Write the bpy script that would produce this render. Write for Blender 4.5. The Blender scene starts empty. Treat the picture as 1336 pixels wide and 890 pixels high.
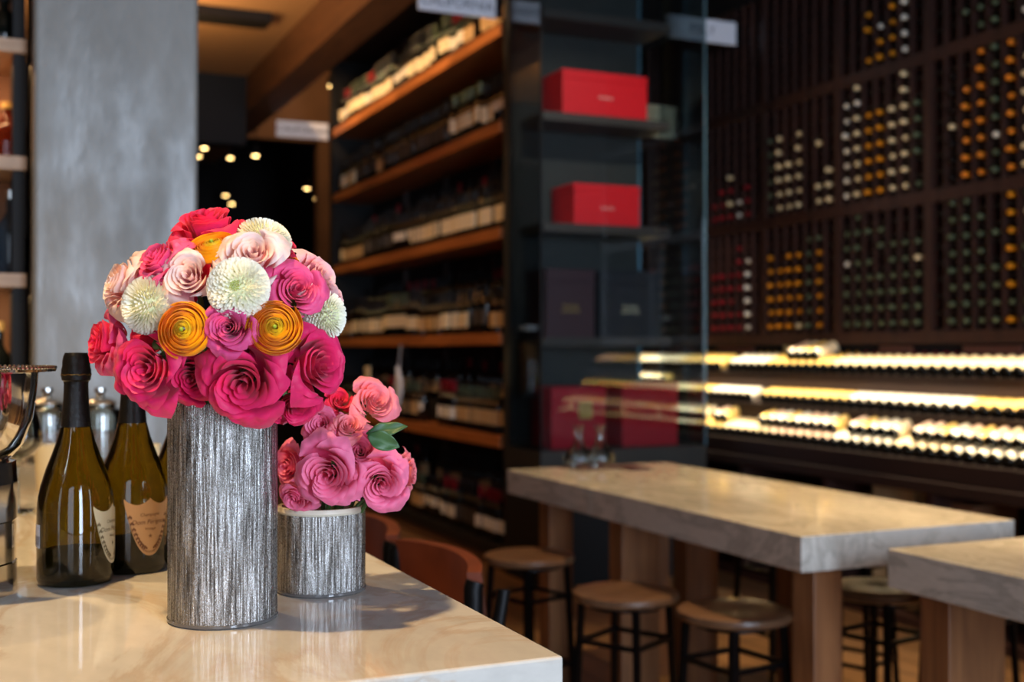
import bpy, math, random
from mathutils import Vector, Matrix, noise
PI = math.pi
random.seed(7)
SC = bpy.context.scene
COL = SC.collection

# ---------------------------------------------------------------- camera frame
F = 1540.0; TH = math.radians(24.07); CH = 1.41; HY = 457.0
ST, CT = math.sin(TH), math.cos(TH)
RV = Vector((CT, -ST, 0)); FV = Vector((ST, CT, 0)); UP = Vector((0, 0, 1))
def W(px, py, d):
    """world point seen at pixel px,py at depth d metres"""
    r = (px - 668.0) / F * d
    return RV * r + FV * d + UP * (CH - (py - HY) / F * d)

def s2l(c):
    return tuple((x / 12.92 if x <= .04045 else ((x + .055) / 1.055) ** 2.4) for x in [v / 255.0 for v in c])

# ---------------------------------------------------------------- materials
MATS = {}
def new_mat(name):
    m = bpy.data.materials.new(name); m.use_nodes = True
    nt = m.node_tree; b = nt.nodes['Principled BSDF']
    return m, nt, b
def pmat(name, col, rough=.5, metal=0, spec=.5, coat=0, emit=None, estr=0, trans=0, ior=1.45, bump=None, var=None, alpha=None):
    if name in MATS: return MATS[name]
    m, nt, b = new_mat(name)
    c = (*s2l(col), 1)
    b.inputs['Base Color'].default_value = c
    b.inputs['Roughness'].default_value = rough
    b.inputs['Metallic'].default_value = metal
    b.inputs['Specular IOR Level'].default_value = spec
    b.inputs['Coat Weight'].default_value = coat
    b.inputs['Coat Roughness'].default_value = .08
    b.inputs['Transmission Weight'].default_value = trans
    b.inputs['IOR'].default_value = ior
    if emit:
        b.inputs['Emission Color'].default_value = (*s2l(emit), 1); b.inputs['Emission Strength'].default_value = estr
    tc = nt.nodes.new('ShaderNodeTexCoord')
    if var:   # (scale vec, noise scale, other colour)
        mp = nt.nodes.new('ShaderNodeMapping'); mp.inputs['Scale'].default_value = var[0]
        nz = nt.nodes.new('ShaderNodeTexNoise'); nz.inputs['Scale'].default_value = var[1]; nz.inputs['Detail'].default_value = 6
        rp = nt.nodes.new('ShaderNodeValToRGB')
        rp.color_ramp.elements[0].position = .35; rp.color_ramp.elements[1].position = .65
        rp.color_ramp.elements[0].color = c; rp.color_ramp.elements[1].color = (*s2l(var[2]), 1)
        nt.links.new(tc.outputs['Object'], mp.inputs[0]); nt.links.new(mp.outputs[0], nz.inputs[0])
        nt.links.new(nz.outputs[0], rp.inputs[0]); nt.links.new(rp.outputs[0], b.inputs['Base Color'])
    if bump:
        mp2 = nt.nodes.new('ShaderNodeMapping'); mp2.inputs['Scale'].default_value = bump[0]
        n2 = nt.nodes.new('ShaderNodeTexNoise'); n2.inputs['Scale'].default_value = bump[1]; n2.inputs['Detail'].default_value = 4
        bp = nt.nodes.new('ShaderNodeBump'); bp.inputs['Strength'].default_value = bump[2]; bp.inputs['Distance'].default_value = bump[3]
        nt.links.new(tc.outputs['Object'], mp2.inputs[0]); nt.links.new(mp2.outputs[0], n2.inputs[0])
        nt.links.new(n2.outputs[0], bp.inputs['Height']); nt.links.new(bp.outputs[0], b.inputs['Normal'])
    MATS[name] = m
    return m

def marble(name, base=(206, 200, 192), vein=(150, 128, 104), rough=.12, sc=1.6):
    m, nt, b = new_mat(name)
    tc = nt.nodes.new('ShaderNodeTexCoord')
    mp = nt.nodes.new('ShaderNodeMapping'); mp.inputs['Rotation'].default_value = (0, 0, .5); mp.inputs['Scale'].default_value = (sc, sc * .45, sc * 1.5)
    n0 = nt.nodes.new('ShaderNodeTexNoise'); n0.inputs['Scale'].default_value = 2.2; n0.inputs['Detail'].default_value = 9; n0.inputs['Roughness'].default_value = .62; n0.inputs['Distortion'].default_value = 1.6
    rp = nt.nodes.new('ShaderNodeValToRGB'); e = rp.color_ramp.elements
    e[0].position = .36; e[0].color = (*s2l(base), 1); e[1].position = .74; e[1].color = (*s2l([int(v * .93) for v in base]), 1)
    k = e.new(.50); k.color = (*s2l([int(.72 * a + .28 * v) for a, v in zip(base, vein)]), 1)
    k = e.new(.45); k.color = (*s2l(base), 1)
    k = e.new(.56); k.color = (*s2l([int(v * .96) for v in base]), 1)
    n1 = nt.nodes.new('ShaderNodeTexNoise'); n1.inputs['Scale'].default_value = 26; n1.inputs['Detail'].default_value = 5
    mx = nt.nodes.new('ShaderNodeMixRGB'); mx.blend_type = 'MULTIPLY'; mx.inputs[0].default_value = .25
    nt.links.new(tc.outputs['Object'], mp.inputs[0]); nt.links.new(mp.outputs[0], n0.inputs[0]); nt.links.new(mp.outputs[0], n1.inputs[0])
    nt.links.new(n0.outputs[0], rp.inputs[0]); nt.links.new(rp.outputs[0], mx.inputs[1]); nt.links.new(n1.outputs[0], mx.inputs[2])
    nt.links.new(mx.outputs[0], b.inputs['Base Color'])
    b.inputs['Roughness'].default_value = rough; b.inputs['IOR'].default_value = 1.65
    MATS[name] = m
    return m

def wood(name, a, b_, axis='Y', sc=3.0, rough=.45, coat=0):
    m, nt, b = new_mat(name)
    tc = nt.nodes.new('ShaderNodeTexCoord'); mp = nt.nodes.new('ShaderNodeMapping')
    s = {'X': (.12, 1, 1), 'Y': (1, .12, 1), 'Z': (1, 1, .12)}[axis]
    mp.inputs['Scale'].default_value = tuple(v * sc for v in s)
    nz = nt.nodes.new('ShaderNodeTexNoise'); nz.inputs['Scale'].default_value = 7; nz.inputs['Detail'].default_value = 8; nz.inputs['Distortion'].default_value = .8
    rp = nt.nodes.new('ShaderNodeValToRGB'); rp.color_ramp.elements[0].position = .3; rp.color_ramp.elements[1].position = .7
    rp.color_ramp.elements[0].color = (*s2l(a), 1); rp.color_ramp.elements[1].color = (*s2l(b_), 1)
    nt.links.new(tc.outputs['Object'], mp.inputs[0]); nt.links.new(mp.outputs[0], nz.inputs[0]); nt.links.new(nz.outputs[0], rp.inputs[0])
    nt.links.new(rp.outputs[0], b.inputs['Base Color'])
    bp = nt.nodes.new('ShaderNodeBump'); bp.inputs['Strength'].default_value = .15; bp.inputs['Distance'].default_value = .004
    nt.links.new(nz.outputs[0], bp.inputs['Height']); nt.links.new(bp.outputs[0], b.inputs['Normal'])
    b.inputs['Roughness'].default_value = rough; b.inputs['Coat Weight'].default_value = coat
    MATS[name] = m
    return m

def pane_glass(name='pane_glass', tint=(236, 242, 244), mult=1.0):
    if name in MATS: return MATS[name]
    m = bpy.data.materials.new(name); m.use_nodes = True; nt = m.node_tree
    nt.nodes.remove(nt.nodes['Principled BSDF']); out = nt.nodes['Material Output']
    fr = nt.nodes.new('ShaderNodeFresnel'); fr.inputs[0].default_value = 1.5
    ml = nt.nodes.new('ShaderNodeMath'); ml.operation = 'MULTIPLY'; ml.inputs[1].default_value = mult; ml.use_clamp = True
    tr = nt.nodes.new('ShaderNodeBsdfTransparent'); tr.inputs[0].default_value = (*s2l(tint), 1)
    gl = nt.nodes.new('ShaderNodeBsdfGlossy'); gl.inputs['Roughness'].default_value = .02; gl.inputs[0].default_value = (1, 1, 1, 1)
    mx = nt.nodes.new('ShaderNodeMixShader')
    nt.links.new(fr.outputs[0], ml.inputs[0]); nt.links.new(ml.outputs[0], mx.inputs[0])
    nt.links.new(tr.outputs[0], mx.inputs[1]); nt.links.new(gl.outputs[0], mx.inputs[2]); nt.links.new(mx.outputs[0], out.inputs['Surface'])
    MATS[name] = m
    return m

def petal_mat(name, tip, mid, base, rough=.5, transl=.3):
    """pigment follows the petal: attribute pv = 0 at the base of the petal, 1 at its lip"""
    m, nt, b = new_mat(name)
    at = nt.nodes.new('ShaderNodeAttribute'); at.attribute_name = 'pv'
    rp = nt.nodes.new('ShaderNodeValToRGB'); e = rp.color_ramp.elements
    e[0].position = .1; e[0].color = (*s2l(base), 1); e[1].position = 1.0; e[1].color = (*s2l(tip), 1)
    k = e.new(.62); k.color = (*s2l(mid), 1)
    nt.links.new(at.outputs['Fac'], rp.inputs[0])
    tc = nt.nodes.new('ShaderNodeTexCoord')
    nz = nt.nodes.new('ShaderNodeTexNoise'); nz.inputs['Scale'].default_value = 45; nz.inputs['Detail'].default_value = 3
    mr = nt.nodes.new('ShaderNodeMapRange'); mr.inputs[1].default_value = .3; mr.inputs[2].default_value = .7; mr.inputs[3].default_value = .86; mr.inputs[4].default_value = 1.06
    mx = nt.nodes.new('ShaderNodeMixRGB'); mx.blend_type = 'MULTIPLY'; mx.inputs[0].default_value = 1
    nt.links.new(tc.outputs['Object'], nz.inputs[0]); nt.links.new(nz.outputs[0], mr.inputs[0])
    nt.links.new(rp.outputs[0], mx.inputs[1]); nt.links.new(mr.outputs[0], mx.inputs[2])
    nt.links.new(mx.outputs[0], b.inputs['Base Color'])
    b.inputs['Roughness'].default_value = rough; b.inputs['Specular IOR Level'].default_value = .3
    b.inputs['Sheen Weight'].default_value = .15
    tl = nt.nodes.new('ShaderNodeBsdfTranslucent'); nt.links.new(mx.outputs[0], tl.inputs[0])
    ms = nt.nodes.new('ShaderNodeMixShader'); ms.inputs[0].default_value = transl
    out = nt.nodes['Material Output']
    nt.links.new(b.outputs[0], ms.inputs[1]); nt.links.new(tl.outputs[0], ms.inputs[2]); nt.links.new(ms.outputs[0], out.inputs['Surface'])
    n2 = nt.nodes.new('ShaderNodeTexNoise'); n2.inputs['Scale'].default_value = 160; n2.inputs['Detail'].default_value = 3
    bp = nt.nodes.new('ShaderNodeBump'); bp.inputs['Strength'].default_value = .25; bp.inputs['Distance'].default_value = .0015
    nt.links.new(tc.outputs['Object'], n2.inputs[0]); nt.links.new(n2.outputs[0], bp.inputs['Height']); nt.links.new(bp.outputs[0], b.inputs['Normal'])
    MATS[name] = m
    return m

# ---------------------------------------------------------------- mesh builder
class MB:
    def __init__(s): s.v = []; s.f = []; s.mi = []; s.pv = []
    def add(s, vs, fs, mi=0, pv=None):
        o = len(s.v); s.v += [tuple(p) for p in vs]; s.f += [tuple(i + o for i in f) for f in fs]; s.mi += [mi] * len(fs)
        s.pv += (pv if pv is not None else [0.0] * len(vs)); return s
    def box(s, x0, x1, y0, y1, z0, z1, mi=0):
        return s.add([(x0, y0, z0), (x1, y0, z0), (x1, y1, z0), (x0, y1, z0), (x0, y0, z1), (x1, y0, z1), (x1, y1, z1), (x0, y1, z1)],
              [(3, 2, 1, 0), (4, 5, 6, 7), (0, 1, 5, 4), (1, 2, 6, 5), (2, 3, 7, 6), (3, 0, 4, 7)], mi)
    def grid(s, fn, nu, nv, mi=0, closeu=False, pvf=None):
        vs = []; pv = []
        for j in range(nv + 1):
            for i in range(nu if closeu else nu + 1):
                vs.append(fn(i / nu, j / nv)); pv.append(pvf(i / nu, j / nv) if pvf else j / nv)
        n = nu if closeu else nu + 1; fs = []
        for j in range(nv):
            for i in range(nu):
                a = j * n + i; b = j * n + (i + 1) % n
                fs.append((a, b, b + n, a + n))
        return s.add(vs, fs, mi, pv)
    def lathe(s, prof, n=32, mi=0, cx=0, cy=0, z0=0, capb=True, capt=True):
        vs = []; fs = []
        for r, z in prof:
            for i in range(n):
                a = 2 * PI * i / n; vs.append((cx + r * math.cos(a), cy + r * math.sin(a), z0 + z))
        for j in range(len(prof) - 1):
            for i in range(n):
                a = j * n + i; b = j * n + (i + 1) % n; fs.append((a, b, b + n, a + n))
        if capb and prof[0][0] > 1e-5: fs.append(tuple(range(n - 1, -1, -1)))
        if capt and prof[-1][0] > 1e-5: fs.append(tuple(range((len(prof) - 1) * n, len(prof) * n)))
        return s.add(vs, fs, mi)
    def tube(s, pts, r, n=10, mi=0):
        pts = [Vector(p) for p in pts]; vs = []; fs = []; rr = r if isinstance(r, (list, tuple)) else [r] * len(pts)
        t0 = (pts[1] - pts[0]).normalized(); up = Vector((0, 0, 1)) if abs(t0.z) < .9 else Vector((1, 0, 0))
        nrm = (up - t0 * up.dot(t0)).normalized()
        for k, p in enumerate(pts):
            t = (pts[min(k + 1, len(pts) - 1)] - pts[max(k - 1, 0)]).normalized()
            nrm = (nrm - t * nrm.dot(t)).normalized(); bi = t.cross(nrm)
            for i in range(n):
                a = 2 * PI * i / n; vs.append(p + (nrm * math.cos(a) + bi * math.sin(a)) * rr[k])
        for j in range(len(pts) - 1):
            for i in range(n):
                a = j * n + i; b = j * n + (i + 1) % n; fs.append((a, b, b + n, a + n))
        fs.append(tuple(range(n - 1, -1, -1))); fs.append(tuple(range((len(pts) - 1) * n, len(pts) * n)))
        return s.add(vs, fs, mi)
    def bar(s, p, q, w, mi=0):   # square bar
        p = Vector(p); q = Vector(q); t = (q - p).normalized(); up = Vector((0, 0, 1)) if abs(t.z) < .9 else Vector((1, 0, 0))
        a = (up - t * up.dot(t)).normalized() * w / 2; b = t.cross(a)
        vs = [p - a - b, p + a - b, p + a + b, p - a + b, q - a - b, q + a - b, q + a + b, q - a + b]
        return s.add(vs, [(0, 3, 2, 1), (4, 5, 6, 7), (0, 1, 5, 4), (1, 2, 6, 5), (2, 3, 7, 6), (3, 0, 4, 7)], mi)
    def sphere(s, c, r, nu=12, nv=8, mi=0, sz=1):
        c = Vector(c)
        prof = [(max(1e-6, r * math.sin(PI * j / nv)), -r * sz * math.cos(PI * j / nv)) for j in range(nv + 1)]
        return s.lathe(prof, nu, mi, c.x, c.y, c.z, False, False)
    def xform(s, M, i0=0):
        for i in range(i0, len(s.v)): s.v[i] = tuple(M @ Vector(s.v[i]))
        return s
    def build(s, name, mats, parent=None, smooth=True, bevel=0, loc=None, pv=False):
        me = bpy.data.meshes.new(name); me.from_pydata(s.v, [], s.f)
        if not isinstance(mats, (list, tuple)): mats = [mats]
        for m in mats: me.materials.append(m)
        if len(mats) > 1: me.polygons.foreach_set('material_index', s.mi)
        if pv:
            a = me.attributes.new('pv', 'FLOAT', 'POINT'); a.data.foreach_set('value', s.pv)
        if smooth:
            me.polygons.foreach_set('use_smooth', [True] * len(me.polygons))
            if smooth != 'all': me.set_sharp_from_angle(angle=math.radians(38))
        me.update()
        o = bpy.data.objects.new(name, me); COL.objects.link(o)
        if parent: o.parent = parent
        if loc: o.location = loc
        if bevel:
            b = o.modifiers.new('b', 'BEVEL'); b.width = bevel; b.segments = 2; b.limit_method = 'ANGLE'
        return o

def tag(o, label=None, cat=None, group=None, kind=None):
    if label: o['label'] = label
    if cat: o['category'] = cat
    if group: o['group'] = group
    if kind: o['kind'] = kind
    return o
def empty(name, loc=(0, 0, 0), rz=0, label=None, cat=None, group=None):
    o = bpy.data.objects.new(name, None); o.empty_display_size = .05; COL.objects.link(o)
    o.location = loc; o.rotation_euler = (0, 0, rz)
    return tag(o, label, cat, group)
def copy_tree(o, parent=None):
    c = o.copy(); COL.objects.link(c)
    if parent: c.parent = parent; c.matrix_parent_inverse = o.matrix_parent_inverse.copy()
    for ch in o.children: copy_tree(ch, c)
    return c
def struct(o): o['kind'] = 'structure'; return o
def text_mesh(body, size, align='CENTER', extrude=0.0, shear=0):
    cu = bpy.data.curves.new('t', 'FONT'); cu.body = body; cu.size = size; cu.align_x = align; cu.align_y = 'CENTER'; cu.extrude = extrude; cu.shear = shear
    ob = bpy.data.objects.new('t', cu); COL.objects.link(ob); dg = bpy.context.evaluated_depsgraph_get(); dg.update()
    me = bpy.data.meshes.new_from_object(ob.evaluated_get(dg)); bpy.data.objects.remove(ob)
    vs = [v.co.copy() for v in me.vertices]; fs = [tuple(p.vertices) for p in me.polygons]
    return vs, fs
def text_obj(name, body, size, M, mat, parent, extrude=.0008):
    vs, fs = text_mesh(body, size, extrude=extrude)
    mb = MB(); mb.add([M @ v for v in vs], fs)
    return mb.build(name, mat, parent, smooth=False)

# ---------------------------------------------------------------- common materials
M_marble = marble('counter_marble', (222, 216, 206), (166, 130, 92), .07)
M_tmarble = marble('table_marble', (214, 207, 196), (110, 100, 92), .10, sc=2.3)
M_floor = wood('floor_wood', (112, 82, 55), (150, 112, 76), 'Y', 1.3, .38)
M_oak = wood('oak_shelf', (150, 88, 42), (182, 112, 58), 'Y', 3, .5)
M_leg = wood('table_leg_wood', (120, 78, 48), (156, 106, 66), 'Z', 3, .45)
M_darkwood = wood('dark_rack_wood', (44, 25, 21), (62, 35, 28), 'Y', 3, .5)
M_darkwoodz = wood('dark_rack_wood_upright', (44, 25, 21), (62, 35, 28), 'Z', 3, .5)
M_barshelf = wood('bar_shelf_wood', (170, 135, 105), (192, 158, 128), 'X', 3, .5)
M_black = pmat('black_steel', (16, 16, 18), .35, .6)
M_soft = pmat('black_matte', (14, 13, 14), .7)
M_steel = pmat('dark_steel_panel', (56, 54, 49), .55, .1, var=((1, 1, .3), 3, (45, 44, 41)))
M_silver = pmat('polished_silver', (225, 222, 216), .07, 1)
M_leather = pmat('brown_leather', (98, 46, 28), .4, bump=((1, 1, 1), 180, .25, .001), var=((1, 1, 1), 9, (80, 36, 22)))
M_seat = wood('stool_seat_wood', (80, 56, 40), (102, 74, 54), 'X', 5, .3, .3)
M_cream = pmat('cream_label', (232, 214, 178), .6)
M_white = pmat('white_card', (222, 224, 234), .6)
M_ink = pmat('grey_ink', (88, 92, 108), .7)
M_gold = pmat('gold_print', (190, 150, 80), .5)
M_glass = pmat('clear_glass', (250, 252, 252), .02, trans=1, ior=1.45)
M_pane = pane_glass('cabinet_pane_glass', (236, 242, 244), .8)
M_clear = pane_glass('thin_clear_glass', (246, 249, 248), .8)
M_thin = pane_glass('thin_blown_glass', (238, 242, 240), 2.0)
M_red = pmat('red_lacquer_box', (232, 14, 28), .5)
M_redd = pmat('deep_red_box', (190, 12, 34), .45)
M_leaf = pmat('rose_leaf_green', (44, 78, 44), .45, var=((1, 1, 1), 40, (66, 100, 56)))
M_stem = pmat('flower_stem_green', (70, 98, 48), .5)

# ================================================================= ROOM SHELL
def plank_floor():
    m, nt, b = new_mat('plank_floor'); tc = nt.nodes.new('ShaderNodeTexCoord')
    br = nt.nodes.new('ShaderNodeTexBrick'); br.offset = .37
    br.inputs['Color1'].default_value = (*s2l((124, 92, 62)), 1); br.inputs['Color2'].default_value = (*s2l((148, 112, 78)), 1)
    br.inputs['Mortar'].default_value = (*s2l((60, 42, 28)), 1); br.inputs['Scale'].default_value = 1
    br.inputs['Mortar Size'].default_value = .006; br.inputs['Brick Width'].default_value = 1.6; br.inputs['Row Height'].default_value = .16
    mp = nt.nodes.new('ShaderNodeMapping'); mp.inputs['Rotation'].default_value = (0, 0, PI / 2)
    nt.links.new(tc.outputs['Object'], mp.inputs[0]); nt.links.new(mp.outputs[0], br.inputs[0])
    nz = nt.nodes.new('ShaderNodeTexNoise'); nz.inputs['Scale'].default_value = 6; nz.inputs['Detail'].default_value = 7
    mp2 = nt.nodes.new('ShaderNodeMapping'); mp2.inputs['Scale'].default_value = (4, .4, 1)
    nt.links.new(tc.outputs['Object'], mp2.inputs[0]); nt.links.new(mp2.outputs[0], nz.inputs[0])
    mx = nt.nodes.new('ShaderNodeMixRGB'); mx.blend_type = 'MULTIPLY'; mx.inputs[0].default_value = .5
    nt.links.new(br.outputs[0], mx.inputs[1]); nt.links.new(nz.outputs[0], mx.inputs[2]); nt.links.new(mx.outputs[0], b.inputs['Base Color'])
    b.inputs['Roughness'].default_value = .35
    return m
XL, XR, YF, YB, ZC = -3.2, 5.6, -3.6, 17.0, 4.85
struct(MB().box(XL, XR, YF, YB, -.1, 0).build('floor', plank_floor(), smooth=False))
M_ceil = pmat('dark_brown_ceiling', (74, 52, 38), .8)
M_tan = pmat('tan_ceiling_panel', (176, 136, 92), .8)
struct(MB().box(XL, XR, YF, YB, ZC, ZC + .1).build('ceiling', M_ceil, smooth=False))
M_wdark = pmat('dark_wall_paint', (34, 30, 30), .8)
M_wwarm = pmat('warm_wall_paint', (110, 78, 54), .8, var=((1, 1, 1), 2, (92, 64, 44)))
struct(MB().box(XR, XR + .1, YF, YB, 0, ZC).build('wall_right', M_wdark, smooth=False))
struct(MB().box(XL - .1, XL, YF, YB, 0, ZC).build('wall_left', M_wwarm, smooth=False))
struct(MB().box(XL, XR, YB, YB + .1, 0, ZC).build('wall_back', M_wdark, smooth=False))
# street front with tall window openings behind the camera
wf = MB()
WZ0, WZ1 = .5, 3.6
wins = [(-2.6, -.8), (.7, 1.9), (3.2, 5.0)]
wf.box(XL, XR, YF - .15, YF, 0, WZ0); wf.box(XL, XR, YF - .15, YF, WZ1, ZC)
xs = [XL] + [v for w in wins for v in w] + [XR]
for i in range(0, len(xs), 2): wf.box(xs[i], xs[i + 1], YF - .15, YF, WZ0, WZ1)
struct(wf.build('wall_front', M_wwarm, smooth=False))
for i, (a, b) in enumerate(wins):
    fr = MB()
    for u in (a, (a + b) / 2 - .03, b - .06): fr.box(u, u + .06, YF - .12, YF - .04, WZ0, WZ1)
    for z in (WZ0, WZ1 - .06): fr.box(a + .06, (a + b) / 2 - .03, YF - .12, YF - .04, z, z + .06); fr.box((a + b) / 2 + .03, b - .06, YF - .12, YF - .04, z, z + .06)
    struct(fr.build('window_%d' % (i + 1), M_black, smooth=False))

# plastered column at the end of the counter
def plaster():
    m, nt, b = new_mat('polished_grey_plaster'); tc = nt.nodes.new('ShaderNodeTexCoord')
    mp = nt.nodes.new('ShaderNodeMapping'); mp.inputs['Scale'].default_value = (3, 3, 1.1)
    nz = nt.nodes.new('ShaderNodeTexNoise'); nz.inputs['Scale'].default_value = 2.4; nz.inputs['Detail'].default_value = 9; nz.inputs['Roughness'].default_value = .65
    rp = nt.nodes.new('ShaderNodeValToRGB'); rp.color_ramp.elements[0].position = .3; rp.color_ramp.elements[1].position = .75
    rp.color_ramp.elements[0].color = (*s2l((112, 110, 105)), 1); rp.color_ramp.elements[1].color = (*s2l((130, 128, 123)), 1)
    nt.links.new(tc.outputs['Object'], mp.inputs[0]); nt.links.new(mp.outputs[0], nz.inputs[0]); nt.links.new(nz.outputs[0], rp.inputs[0])
    nt.links.new(rp.outputs[0], b.inputs['Base Color'])
    n2 = nt.nodes.new('ShaderNodeTexNoise'); n2.inputs['Scale'].default_value = 5; n2.inputs['Detail'].default_value = 6
    nt.links.new(mp.outputs[0], n2.inputs[0])
    mr = nt.nodes.new('ShaderNodeMapRange'); mr.inputs[1].default_value = .35; mr.inputs[2].default_value = .65; mr.inputs[3].default_value = .30; mr.inputs[4].default_value = .5
    nt.links.new(n2.outputs[0], mr.inputs[0]); nt.links.new(mr.outputs[0], b.inputs['Roughness'])
    bp = nt.nodes.new('ShaderNodeBump'); bp.inputs['Strength'].default_value = .22; bp.inputs['Distance'].default_value = .02
    nt.links.new(n2.outputs[0], bp.inputs['Height']); nt.links.new(bp.outputs[0], b.inputs['Normal'])
    return m
c = MB().box(.127, .597, 3.70, 4.30, 0, ZC).build('column', plaster(), smooth=False, bevel=.012)
tag(c, 'square grey polished plaster column rising behind the end of the bar counter', 'column'); c['kind'] = 'structure'

# lowered ceiling with beam on the left of the wine wall
o = MB().box(XL, 2.19, .5, 10.9, 3.93, 4.03).build('ceiling_panel', M_tan, smooth=False)
tag(o, 'tan lowered ceiling panel between the column and the brown beam', 'ceiling panel'); struct(o)
o = MB().box(.6, 1.95, 8.75, 9.0, 3.86, 3.93).build('ceiling_slot', M_soft, smooth=False); tag(o, 'dark slot running across the tan ceiling', 'ceiling slot'); struct(o)
M_beam = wood('brown_beam_wood', (88, 58, 36), (112, 76, 48), 'Y', 2, .6)
o = MB().box(2.19, 2.45, .5, 14.0, 3.60, 3.95).build('ceiling_beam', M_beam, smooth=False)
tag(o, 'long brown ceiling beam running towards the back of the room', 'beam'); struct(o)
o = MB().box(XL, 2.19, 10.9, 11.1, 3.3, 4.0).build('ceiling_drop', M_soft, smooth=False); struct(o)
o = MB().box(2.30, 4.2, 13.0, 13.15, 3.75, ZC).build('bulkhead', M_wwarm, smooth=False); tag(o, 'brown bulkhead over the dark doorway beyond the wine wall', 'bulkhead'); struct(o)
o = MB().box(3.42, 5.0, 13.0, 13.15, 0, 3.75).build('trim_1', M_wwarm, smooth=False); struct(o)

# ================================================================= COUNTER
ctr = empty('bar_counter', (0, 0, 0), label='polished cream marble bar counter carrying the flowers and champagne', cat='counter')
MB().box(-1.05, .528, 1.056, 3.69, 1.045, 1.105).build('countertop', M_marble, ctr, smooth=False, bevel=.003)
MB().box(-1.0, .30, 1.12, 3.66, 0, 1.045).build('counter_base', pmat('counter_base_paint', (60, 48, 40), .6), ctr, smooth=False)

CZ = 1.105
# ================================================================= VASES
def vase_mat():
    m, nt, b = new_mat('crinkled_silver_glass'); tc = nt.nodes.new('ShaderNodeTexCoord')
    b.inputs['Metallic'].default_value = .95
    sep = nt.nodes.new('ShaderNodeSeparateXYZ'); nt.links.new(tc.outputs['Object'], sep.inputs[0])
    at = nt.nodes.new('ShaderNodeMath'); at.operation = 'ARCTAN2'
    nt.links.new(sep.outputs[1], at.inputs[0]); nt.links.new(sep.outputs[0], at.inputs[1])
    cb = nt.nodes.new('ShaderNodeCombineXYZ'); nt.links.new(at.outputs[0], cb.inputs[0]); nt.links.new(sep.outputs[2], cb.inputs[1])
    mp = nt.nodes.new('ShaderNodeMapping'); mp.inputs['Scale'].default_value = (22, 10, 1); nt.links.new(cb.outputs[0], mp.inputs[0])
    n1 = nt.nodes.new('ShaderNodeTexNoise'); n1.inputs['Scale'].default_value = 1.3; n1.inputs['Detail'].default_value = 5; n1.inputs['Roughness'].default_value = .7
    nt.links.new(mp.outputs[0], n1.inputs[0])
    mp3 = nt.nodes.new('ShaderNodeMapping'); mp3.inputs['Scale'].default_value = (70, 330, 1); nt.links.new(cb.outputs[0], mp3.inputs[0])
    n3 = nt.nodes.new('ShaderNodeTexNoise'); n3.inputs['Scale'].default_value = 1; n3.inputs['Detail'].default_value = 3; nt.links.new(mp3.outputs[0], n3.inputs[0])
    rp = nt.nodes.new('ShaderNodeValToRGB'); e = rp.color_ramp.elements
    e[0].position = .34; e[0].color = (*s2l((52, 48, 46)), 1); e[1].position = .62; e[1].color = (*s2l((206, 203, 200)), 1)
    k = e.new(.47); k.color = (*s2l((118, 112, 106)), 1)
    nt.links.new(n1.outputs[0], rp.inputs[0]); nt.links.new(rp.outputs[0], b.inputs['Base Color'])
    ad = nt.nodes.new('ShaderNodeMath'); ad.operation = 'MULTIPLY_ADD'; ad.inputs[1].default_value = .45
    nt.links.new(n3.outputs[0], ad.inputs[0]); nt.links.new(n1.outputs[0], ad.inputs[2])
    bp = nt.nodes.new('ShaderNodeBump'); bp.inputs['Strength'].default_value = .8; bp.inputs['Distance'].default_value = .0018
    nt.links.new(ad.outputs[0], bp.inputs['Height']); nt.links.new(bp.outputs[0], b.inputs['Normal'])
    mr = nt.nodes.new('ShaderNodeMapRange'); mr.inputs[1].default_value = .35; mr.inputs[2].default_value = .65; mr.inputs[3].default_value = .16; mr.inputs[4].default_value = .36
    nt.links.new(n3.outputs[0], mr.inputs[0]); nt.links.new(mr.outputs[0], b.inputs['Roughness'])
    return m
M_vase = vase_mat()
M_vglass = pmat('vase_base_glass', (96, 92, 90), .08, spec=.8)
M_rim = pmat('cream_vase_lining', (206, 196, 176), .3)
def vase(name, x, y, r, h, label, rim):
    e = empty(name, (x, y, CZ), label=label, cat='vase')
    mb = MB(); n = 120; nz = 40
    def fn(u, v):
        a = u * 2 * PI; z = .004 + v * (h - .004)
        q = noise.noise(Vector((math.cos(a) * 18, math.sin(a) * 18, z * 5))) + .5 * noise.noise(Vector((math.cos(a) * 45, math.sin(a) * 45, z * 12)))
        rr = r + .0011 * q
        return (rr * math.cos(a), rr * math.sin(a), z)
    mb.grid(fn, n, nz, closeu=True)
    prof = [(r, h), (r - .0025, h + .0008), (r - .005, h - .001), (r - .005, .012), (0.0005, .012)]
    mb.lathe(prof, n, 0, capb=False, capt=False)
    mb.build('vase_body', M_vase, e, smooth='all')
    MB().lathe([(.0005, .0), (r - .001, 0), (r + .0012, .002), (r + .0012, .0045), (r - .002, .006), (.0005, .006)], 64, capb=False, capt=False).build('vase_base', M_vglass, e)
    if rim:
        MB().lathe([(r - .0015, h - .001), (r + .0005, h + .003), (r - .001, h + .008), (r - .006, h + .008), (r - .0075, h - .02)], 64, capb=False, capt=False).build('vase_rim', M_rim, e)
    return e
VA = (.2485, 1.363); VB = (.392, 1.473)
HA, HB = .246, .100
vase('cylinder_vase', *VA, .0605, HA, 'tall silver crinkled cylinder vase standing on the counter', False)
vase('cylinder_vase', *VB, .0555, HB, 'short silver crinkled cylinder vase beside the tall one', True)

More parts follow.
